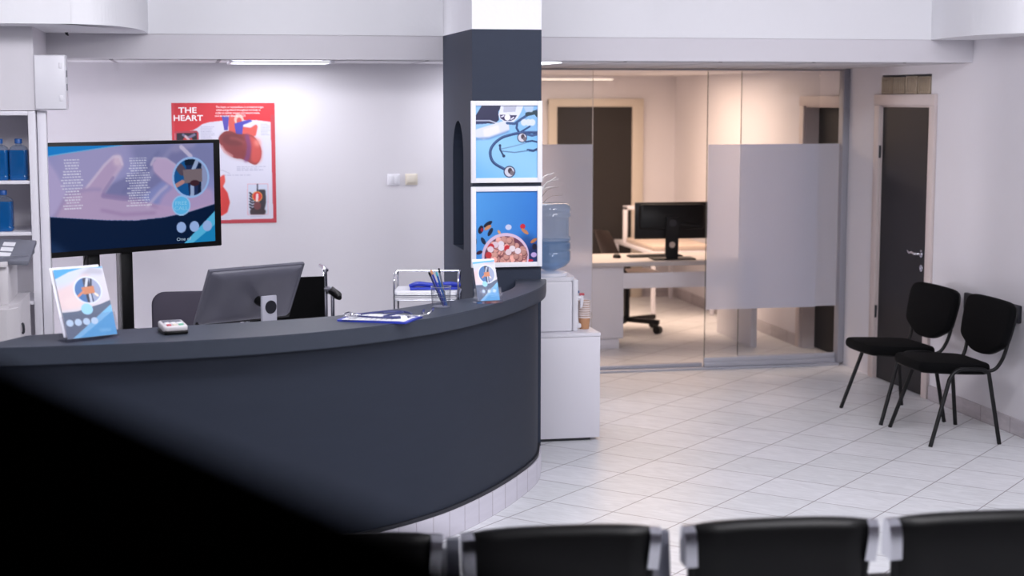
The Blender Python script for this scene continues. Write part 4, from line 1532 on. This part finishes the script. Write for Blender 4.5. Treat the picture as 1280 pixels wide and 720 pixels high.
# body with bulging front cover, paper gap, right column, scanner lid with document tray
body = [(-.28, -.25), (.28, -.27), (.315, -.20), (.322, -.05), (.325, .25), (-.28, .25)]
MB().prism(body, 0, .40).build('body', M['ltgrey'], pr)
MB().prism([(-.28, -.262), (.27, -.285), (.30, -.26), (.318, -.205), (.305, -.20), (-.28, -.23)], .05, .385).build('front_cover', M['ltgrey'], pr)
hh = MB()
hh.tube(catmull([(.321, -.13, .30), (.327, -.13, .29), (.328, -.128, .26), (.322, -.126, .25)], 4), .006, 8)
hh.build('grip', M['dark'], pr)
MB().box(.235, .275, -.22, .20, .40, .585, .004).build('column', M['ltgrey'], pr)
MB().box(-.28, .235, -.10, .22, .40, .53, .003).build('output_bay', M['black'], pr)
MB().box(-.28, .275, -.24, .22, .575, .60, .004).build('scanner', M['ltgrey'], pr)
lid = MB()
lid.prism([(-.28, -.24), (.24, -.24), (.36, -.12), (.36, .20), (-.28, .22)], .60, .618)
lid.build('lid', M['pewter'], pr)
tr_ = MB()
tr_.box(-.29, .37, -.20, .20, -.012, .012, .006, TR(0, 0, .645, math.radians(9), math.radians(4)))
to = tr_.build('document_tray', M['pewter'], pr)
sp = MB()
for i in range(4):
    for j in range(3):
        sp.box(.0 + i * .075, .055 + i * .075, -.14 + j * .1, -.075 + j * .1, .0115, .0145, 0, TR(0, 0, .645, math.radians(9), math.radians(4)))
sp.build('tray_marking', M['paper'], to)

# ================================================================== WATER DISPENSER CORNER
wc_ = thing('dispenser_cabinet', 'white square cabinet under the water dispenser beside the pillar', 'cabinet', (2.2, 9.46, 0))
m = MB()
m.box(-.185, .205, -.225, .20, .018, .632, .002)
m.build('body', M['white'], wc_)
MB().box(-.187, .207, -.228, .203, .634, .655, .002).build('top_panel', M['white'], wc_)
MB().box(-.17, .15, -.21, .18, .0, .017).build('plinth', M['dark'], wc_)
wd = thing('water_dispenser', 'white table top water dispenser on the cabinet', 'water dispenser', (2.135, 9.47, .6555), 0)
MB().box(-.13, .115, -.165, .155, .0, .305, .012, seg=3).build('body', M['whitepl'], wd)
MB().box(.118, .152, -.163, .153, .0, .315, .010, seg=3).build('front_panel', M['whitepl'], wd)
m = MB()
m.prism(rrect(.275, .315, .05), .306, .330)
m.lathe([(.112, .330), (.108, .345), (.085, .352), (.0, .35)], (.01, .0, 0), 28, cap=False)
m.build('lid', M['whitepl'], wd)
for k, (yy, mt) in enumerate(((-.125, M['red']), (.0, M['bluecap']))):
    m = MB()
    m.cyl((.150, yy, .20), (.185, yy, .20), .012, 12)
    m.tube([(.178, yy, .215), (.182, yy, .18), (.178, yy, .14)], [.013, .011, .008], 10)
    tp_ = m.build('tap', M['whitepl'], wd)
    MB().box(.168, .196, yy - .011, yy + .011, .213, .228, .003).build('tap_lever', mt, tp_)
m = MB()
m.box(.152, .185, -.11, .11, .012, .04, .008)
m.build('drip_tray', M['whitepl'], wd)

wb_ = thing('water_bottle', 'large blue tinted water bottle upside down on the dispenser', 'water bottle', (2.148, 9.47, .6555 + .3535), 0)
prof = [(.028, .0), (.05, .012), (.095, .03), (.118, .052), (.125, .075), (.125, .118), (.117, .128), (.125, .138), (.125, .170), (.116, .18), (.125, .190), (.125, .205), (.114, .218), (.114, .322), (.125, .335), (.125, .352), (.120, .360), (.125, .368), (.125, .380), (.119, .397), (.108, .408), (.09, .412), (.0, .410)]
MB().lathe(prof, (0, 0, 0), 40, cap=False).build('shell', M['bottle'], wb_)
MB().lathe([(.0, .004)] + [(max(r_ - .004, .001), z_) for r_, z_ in prof if z_ < .2 and z_ > .005] + [(.0, .196)], (0, 0, 0), 40, cap=False).build('water', M['water'], wb_)

for k in range(8):
    z = .6555 + k * .0138
    where = ['lowest kraft paper cup of the nested stack beside the dispenser'] + [f'{n} paper cup up the nested stack beside the dispenser' for n in ('second', 'third', 'fourth', 'fifth', 'sixth', 'seventh')] + ['topmost paper cup of the nested stack beside the dispenser']
    c_ = thing('paper_cup', where[k], 'cup', (2.352, 9.42, z), 0, 'nested paper cups by the dispenser')
    if k == 0:
        MB().lathe([(.0, .0), (.028, .0), (.0365, .072), (.0355, .072), (.027, .003), (.0, .003)], (0, 0, 0), 24, cap=False).build('wall', M['cup'], c_)
    else:
        MB().lathe([(.0262, .012), (.0345, .072), (.0338, .072), (.0255, .012)], (0, 0, 0), 24, cap=False).build('wall', M['cup'], c_)
    MB().lathe([(.0350, .0655), (.0395, .068), (.0395, .0745), (.0365, .077), (.0340, .076), (.0340, .0655)], (0, 0, 0), 24, cap=False).build('rim', M['cuprim'], c_)

# dry grasses in a vase behind the pillar
pl = thing('dried_plant', 'dried plant with pale and dark blades peeking out behind the pillar', 'plant', (1.99, 9.86, 0))
MB().lathe([(.0, 0), (.11, 0), (.13, .1), (.10, .35), (.07, .5), (.085, .56), (.075, .56), (.06, .5), (.0, .48)], (0, 0, 0), 24, cap=False).build('vase', M['pot'], pl)


def blade(pts, w, mt, nm):
    P = catmull(pts, 6)
    r_ = [w * (1 - .85 * i / (len(P) - 1)) for i in range(len(P))]
    MB().tube(P, r_, 6).build(nm, mt, pl)


for (ex, ez, mid, wd_, mt, nm) in ((.30, 1.545, 1.50, .014, 'leafw', 'pale_blade'), (.27, 1.50, 1.46, .013, 'leafw', 'pale_blade'), (.27, 1.585, 1.53, .013, 'leafw', 'pale_blade'), (.285, 1.56, 1.48, .012, 'leafw', 'pale_blade'), (.31, 1.50, 1.46, .0035, 'leafd', 'dark_blade'), (.33, 1.445, 1.42, .0035, 'leafd', 'dark_blade'), (.12, 1.68, 1.5, .004, 'leafd', 'dark_blade'), (-.1, 1.62, 1.5, .005, 'leafw', 'pale_blade')):
    blade([(0, 0, .45), (.02, 0, .9), (ex * .35, 0, 1.25), (ex * .68, 0, mid), (ex, 0, ez)], wd_, M[mt], nm)

# ================================================================== VISITOR CHAIRS AT THE RIGHT WALL


def visitor_chair(label, x, y, rz):
    """faces local -X, back towards +X; origin on the floor under the seat"""
    t = thing('visitor_chair', label, 'chair', (x, y, 0), rz, 'black chairs along the right wall')
    seat = [(-.235, -.15), (-.225, -.19), (-.18, -.215), (0, -.235), (.16, -.225), (.215, -.19), (.225, -.12), (.225, .12), (.215, .19), (.16, .225), (0, .235), (-.18, .215), (-.225, .19), (-.235, .15), (-.245, .0)]
    sp_ = [(p.x, p.y) for p in catmull(seat, 3, True)]
    cushion(sp_, .06, .07, 6, TR(-.015, 0, .452, 0, math.radians(3))).build('seat', M['blackmat'], t)
    MB().prism([(a * .93, b * .93) for a, b in sp_], -.008, .0, TR(-.015, 0, .424, 0, math.radians(3))).build('seat_pan', M['blacktube'], t)
    back = [(.0, -.175), (.10, -.165), (.20, -.125), (.265, -.09), (.283, -.05), (.294, .03), (.296, .10), (.275, .148), (.21, .17), (.10, .175), (.0, .176)]
    bp_ = back + [(-a, b) for a, b in back[::-1][1:-1]]
    bp_ = [(p.x, p.y) for p in catmull(bp_, 3, True)]
    Rb = TR(.265, 0, .675) @ Matrix.Rotation(math.radians(12), 4, 'Y') @ Matrix(((0, 0, 1, 0), (1, 0, 0, 0), (0, 1, 0, 0), (0, 0, 0, 1)))
    cushion(bp_, .05, .05, 6, Rb).build('backrest', M['blackmat'], t)
    cushion([(a * .99, b * .99) for a, b in bp_], .02, .03, 4, Rb @ TR(0, 0, .022)).build('back_shell', M['blacktube'], t)
    for s in (-1, 1):
        fr = MB()
        P = catmull([(-.06, s * .247, .43), (-.03, s * .247, .447), (.0, s * .247, .452), (.1, s * .247, .448), (.14, s * .247, .44), (.165, s * .248, .42)], 4)
        fr.tube([(-.085, s * .249, .395), *P, (.17, s * .249, .39)], .0125, 10)
        fr.tube([(-.03, s * .247, .44), (-.03, s * .17, .427)], .008, 8)
        fr.tube([(.14, s * .247, .436), (.14, s * .17, .427)], .008, 8)
        fr.build('side_rail', M['blacktube'], t)
        for (a, b) in (((-.085, s * .249, .396), (-.215, s * .292, .0)), ((.17, s * .249, .391), (.225, s * .292, .0))):
            MB().cyl(a, b, .0125, 12, .0125).build('leg', M['blacktube'], t)
        up = MB()
        up.tube(catmull([(.08, s * .205, .427), (.16, s * .205, .427), (.215, s * .22, .44), (.248, s * .235, .49), (.268, s * .25, .56), (.285, s * .25, .64), (.30, s * .25, .72)], 4), .0115, 10)
        up.build('upright', M['blacktube'], t)
    mb = MB()
    mb.tube([(.08, -.205, .427), (.08, .205, .427)], .011, 10)
    mb.build('cross_tube', M['blacktube'], t)
    return t


visitor_chair('nearer black fabric visitor chair, overlapping the other one by the wall', 4.495, 8.945, math.radians(-1))
visitor_chair('farther black fabric visitor chair, in front of the dark door', 4.46, 9.61, math.radians(2))
wg = MB()
wg.box(WR - .03, WR - .0, 8.86, 9.56, .69, .80, .008)
wgo = wg.build('wall_guard', M['navy'])
tag(wgo, 'dark navy bumper rail on the wall behind the two visitor chairs', 'bumper rail')

# ================================================================== WAITING BENCH IN THE FOREGROUND
bn = thing('waiting_bench', 'row of black padded waiting seats with chrome corners seen from behind', 'bench', (1.035, 4.43, .010), math.radians(-4.1))


def back_section(x0, x1):
    w = x1 - x0
    cx = (x0 + x1) / 2
    b = bmesh.new()
    # profile in (y, z): seat faces +Y, top leans towards -Y, padded and rolled over at the top
    prof = [(.055, .42), (.030, .55), (.008, .68), (-.008, .775), (-.016, .805), (-.030, .820), (-.050, .822), (-.066, .810), (-.072, .785), (-.062, .70), (-.036, .56), (-.008, .44), (.02, .415)]
    cols_ = []
    N = 14
    for k in range(N + 1):
        u = -1 + 2 * k / N
        drop = .0 + .012 * abs(u) ** 3
        inset = 0 if 0 < k < N else .6
        ring = []
        for (y, z) in prof:
            zz = z - drop * max(0, (z - .42) / .4)
            # edges squeeze towards the middle plane
            my = .0 - (z - .42) * .16 + .02
            ring.append(b.verts.new((cx + u * (w / 2) * (1 - .045 * max(0, (.82 - z) / .4)), my + (y - my) * (1 - inset), zz)))
        cols_.append(ring)
    n_ = len(prof)
    for a, c in zip(cols_, cols_[1:]):
        for i in range(n_):
            b.faces.new((a[i], a[(i + 1) % n_], c[(i + 1) % n_], c[i])).smooth = True
    b.faces.new(cols_[0][::-1])
    b.faces.new(cols_[-1])
    mb = MB()
    mb.merge(b)
    return mb


secs = [(-.86, -.345), (-.268, .268), (.383, .905), (1.003, 1.55)]
secs = [(-.92, -.37), (-.262, .262), (.383, .915), (1.0, 1.55)]
for (x0, x1) in secs:
    back_section(x0, x1).build('backrest', M['leather'], bn)
    cushion([((x0 + x1) / 2 + a, .28 + c) for a, c in rrect(x1 - x0 + .01, .46, .06)], .06, .05, 5, TR(0, 0, .41, math.radians(4))).build('seat', M['leather'], bn)
    for s, xx in ((-1, x0), (1, x1)):
        # chrome corner cap: curved strip hugging the end of the backrest
        c_ = MB()
        prof = [(.018, .70), (.012, .74), (-.002, .795), (-.02, .818), (-.045, .822), (-.066, .806), (-.072, .775), (-.067, .735), (-.061, .70)]
        o_ = []
        for off in (0, s * .034):
            o_.append([c_.bm.verts.new((xx + off - s * .006 - (s * .028 * (.82 - z) / .4), y * (1.05 if off == 0 else .95), z - .012 - abs(off) * .12)) for y, z in prof])
        n_ = len(prof)
        for i in range(n_ - 1):
            c_.bm.faces.new((o_[0][i], o_[0][i + 1], o_[1][i + 1], o_[1][i])).smooth = True
        c_.bm.faces.new(o_[1])
        c_.bm.faces.new(o_[0][::-1])
        c_.bm.faces.new((o_[0][0], o_[1][0], o_[1][-1], o_[0][-1]))
        c_.build('corner_cap', M['chrome'], bn)
        s2 = MB()
        s2.tube([(xx + s * .008 - s * .028 * (.82 - z) / .4, y, z - .012) for y, z in ((-.035, .70), (-.02, .60), (-.0, .5), (.03, .42), (.12, .385), (.3, .38))], .012, 8)
        s2.build('side_frame', M['blacktube'], bn)
# armrest plates between the seats
for x in (-.305, .318, -.96, 1.60):
    a_ = MB()
    a_.prism([(-.02, .40), (.03, .70), (.045, .765), (.06, .77), (.10, .72), (.30, .665), (.35, .655), (.36, .63), (.33, .61), (.12, .60), (.06, .40)], x - .018, x + .018, Matrix(((0, 0, 1, 0), (1, 0, 0, 0), (0, 1, 0, 0), (0, 0, 0, 1))))
    a_.build('armrest', M['pewter'], bn)
MB().box(-1.0, 1.64, .20, .26, .30, .36, .004).build('beam', M['steel'], bn)
for x in (-.62, 1.29):
    l_ = MB()
    l_.tube([(x, -.1, .02), (x, .2, .06), (x, .23, .30)], .022, 10)
    l_.tube([(x, .5, .02), (x, .25, .06), (x, .23, .30)], .022, 10)
    l_.cyl((x, -.1, -.010), (x, -.1, .022), .024)
    l_.cyl((x, .5, -.010), (x, .5, .022), .024)
    l_.build('leg', M['steel'], bn)

# ================================================================== BLACK DIVIDER RIGHT BY THE CAMERA
p0, p1 = Vector((.215, .305)), Vector((-.50, 1.905))
dv = p1 - p0
rd = thing('room_divider', 'tall plain black divider screen, out of focus in the lower left foreground', 'room divider', ((p0.x + p1.x) / 2, (p0.y + p1.y) / 2, 0), math.atan2(dv.y, dv.x))
L_ = dv.length
# the top edge lies 1.88 m above the floor
MB().box(-L_ / 2, L_ / 2, -.04, .0, .06, 1.8655, .012, seg=3).build('panel', M['blackvoid'], rd)
for x in (-L_ / 2 + .2, L_ / 2 - .2):
    MB().box(x - .03, x + .03, -.27, .23, .0, .06, .008).build('foot', M['blackmat'], rd)

# ================================================================== OFFICE BEHIND THE GLASS
od = thing('office_desk', 'white and grey office desk behind the glass partition', 'desk', (0, 0, 0))
MB().box(2.95, 4.60, 12.60, 13.35, .685, .72, .002).build('tabletop', M['desktop'], od)
pd = MB().box(3.02, 3.492, 12.66, 13.2, .085, .684, .002).build('pedestal', M['white'], od)
MB().box(3.02, 3.46, 12.672, 13.2, .0, .08, .002).build('kick_panel', M['white'], od)
MB().box(3.493, 4.54, 12.66, 12.68, .497, .624, .002).build('modesty_rail', M['white'], od)
MB().box(4.55, 4.60, 12.52, 13.4, .0, .684, .002).build('end_panel', M['white'], od)

om = thing('computer_monitor', 'black office monitor seen from behind on the desk beyond the glass', 'monitor', (3.935, 12.80, .7202), math.radians(-3))
m = MB()
m.box(-.31, .31, -.012, .012, .17, .475, .006)
m.build('shell', M['black'], om)
m = cushion(rrect(.56, .21, .03), .03, .06, 5, TR(0, -.018, .355, PI / 2))
m.build('rear_housing', M['black'], om)
m = MB()
arm = [(-.055, .0), (.045, .0), (.055, .34), (-.045, .34)]
m.prism([(-.05, .0), (-.062, .03), (-.056, .34), (.052, .34), (.046, .0)], -.01, .01, TR(0, -.055, .012, PI / 2))
m.build('stand', M['black'], om)
m = MB()
m.lathe([(.0, 0), (.025, 0), (.025, .002), (.0, .002)], (0, 0, 0), 20, cap=False)
m.build('cable_hole', M['bedcream'], om, (-.005, -.066, .125), (PI / 2, 0, 0))
m = MB()
m.lathe([(.0, 0), (.03, 0), (.03, .002), (.0, .002)], (0, 0, 0), 20, cap=False)
m.build('mount_disc', M['dark'], om, (.0, -.066, .305), (PI / 2, 0, 0))
m = MB()
m.box(-.17, .19, -.11, .09, .0, .012, .004)
m.build('stand_base', M['black'], om)
kb = thing('keyboard', 'black keyboard beside the monitor on the office desk', 'keyboard', (3.86, 13.02, .7202), math.radians(2))
MB().box(-.23, .23, -.065, .065, 0, .014, .004).build('body', M['black'], kb)
m = MB()
for i in range(14):
    for j in range(4):
        m.box(-.215 + i * .031, -.190 + i * .031, -.055 + j * .029, -.031 + j * .029, .014, .019)
m.build('keys', M['dark'], kb)
mo = thing('computer_mouse', 'black mouse left of the keyboard on the office desk', 'mouse', (3.52, 12.98, .7202), 0)
b = MB()
b.lathe([(.0, 0), (.030, .0), (.034, .008), (.030, .022), (.018, .032), (.0, .035)], (0, 0, 0), 16, cap=False)
bmesh.ops.scale(b.bm, vec=(1, 1.6, 1), verts=b.bm.verts[:])
b.build('body', M['black'], mo)
MB().box(-.003, .003, -.035, -.012, .026, .034, .001).build('scroll_wheel', M['dark'], mo)

oc = thing('office_chair', 'dark brown swivel chair at the desk behind the glass', 'office chair', (3.785, 13.62, 0), 0)
# shell back on the left, seat towards the right
bc = [(-.31, -.24, .0), (-.33, -.12, .0), (-.335, 0, .0), (-.33, .12, .0), (-.31, .24, .0)]
b = bmesh.new()
rows = []
for (zz, out, hw_) in ((.50, -.10, .19), (.56, -.17, .22), (.66, -.215, .235), (.76, -.25, .225), (.85, -.28, .18), (.905, -.30, .10)):
    ring = []
    for k in range(9):
        t_ = -1 + 2 * k / 8
        ring.append(b.verts.new((out + .10 * t_ * t_, hw_ * t_, zz)))
    rows.append(ring)
for a, c in zip(rows, rows[1:]):
    for i in range(8):
        b.faces.new((a[i], a[i + 1], c[i + 1], c[i])).smooth = True
g = bmesh.ops.solidify(b, geom=b.faces[:], thickness=.035)
mb = MB()
mb.merge(b)
for f_ in mb.bm.faces:
    f_.smooth = True
mb.build('backrest', M['brown'], oc)
cushion(rrect(.50, .48, .12), .07, .07, 6, TR(.04, 0, .50)).build('seat', M['brown'], oc)
MB().cyl((0, 0, .10), (0, 0, .47), .027).build('gas_post', M['black'], oc)
for k in range(5):
    a = 2 * PI * k / 5 - .82
    x, y = .32 * math.cos(a), .32 * math.sin(a)
    l = MB()
    l.box(0, .33, -.022, .022, .085, .125, .006, Matrix.Rotation(a, 4, 'Z'))
    lo = l.build('base_arm', M['black'], oc)
    w_ = MB()
    w_.cyl((x - .026 * math.sin(a), y + .026 * math.cos(a), .0365), (x + .026 * math.sin(a), y - .026 * math.cos(a), .0365), .036, 16)
    w_.cyl((x, y, .03), (x, y, .09), .008, 8)
    w_.build('caster', M['black'], lo)

eb2 = thing('examination_bed', 'white framed examination bed along the right wall of the office', 'bed', (4.57, 15.1, 0))
for sx in (-.29, .29):
    for sy in (-.63, .70):
        MB().box(sx - .018, sx + .018, sy - .018, sy + .018, 0, .60, .003).build('leg', M['white'], eb2)
m = MB()
m.box(-.31, .31, -.65, .72, .585, .62, .003)
m.build('frame', M['white'], eb2)
m = MB()
m.box(-.31, -.27, .36, .40, .62, .98, .003)
m.box(.27, .31, .36, .40, .62, .98, .003)
m.box(-.31, .31, .36, .40, .945, .985, .003)
m.build('head_hoop', M['white'], eb2)
MB().box(-.29, .29, -.62, .34, .621, .67, .015, seg=3).build('mattress', M['bedcream'], eb2)
# fittings in the ceilings
cl1 = thing('ceiling_light', 'square recessed ceiling light above the area behind reception', 'ceiling light', (.57, 10.02, ZD), 0)
m = MB()
m.box(-.31, .31, -.30, -.28, -.008, .0)
m.box(-.31, .31, .28, .30, -.008, .0)
m.box(-.31, -.29, -.28, .28, -.008, .0)
m.box(.29, .31, -.28, .28, -.008, .0)
m.build('frame', M['white'], cl1)
MB().box(-.289, .289, -.279, .279, -.005, -.001).build('diffuser', M['lamp'], cl1)
cl3 = thing('ceiling_light', 'added unseen fill light panel in the ceiling behind the slate pillar', 'ceiling light', (2.0, 10.02, ZD), 0)
MB().box(-.28, .28, -.28, .28, -.003, .0, .001).build('diffuser', M['lamp'], cl3)  # glowing panel added to go with the hidden fill lamp
cl2 = thing('ceiling_light', 'slim warm ceiling light over the far office door behind the glass', 'ceiling light', (3.75, 15.7, ZD), 0)
MB().box(-.55, .45, -.05, .05, -.03, .0, .004).build('housing', M['white'], cl2)
MB().box(-.54, .44, -.04, .04, -.036, -.03).build('diffuser', M['lampwarm'], cl2)
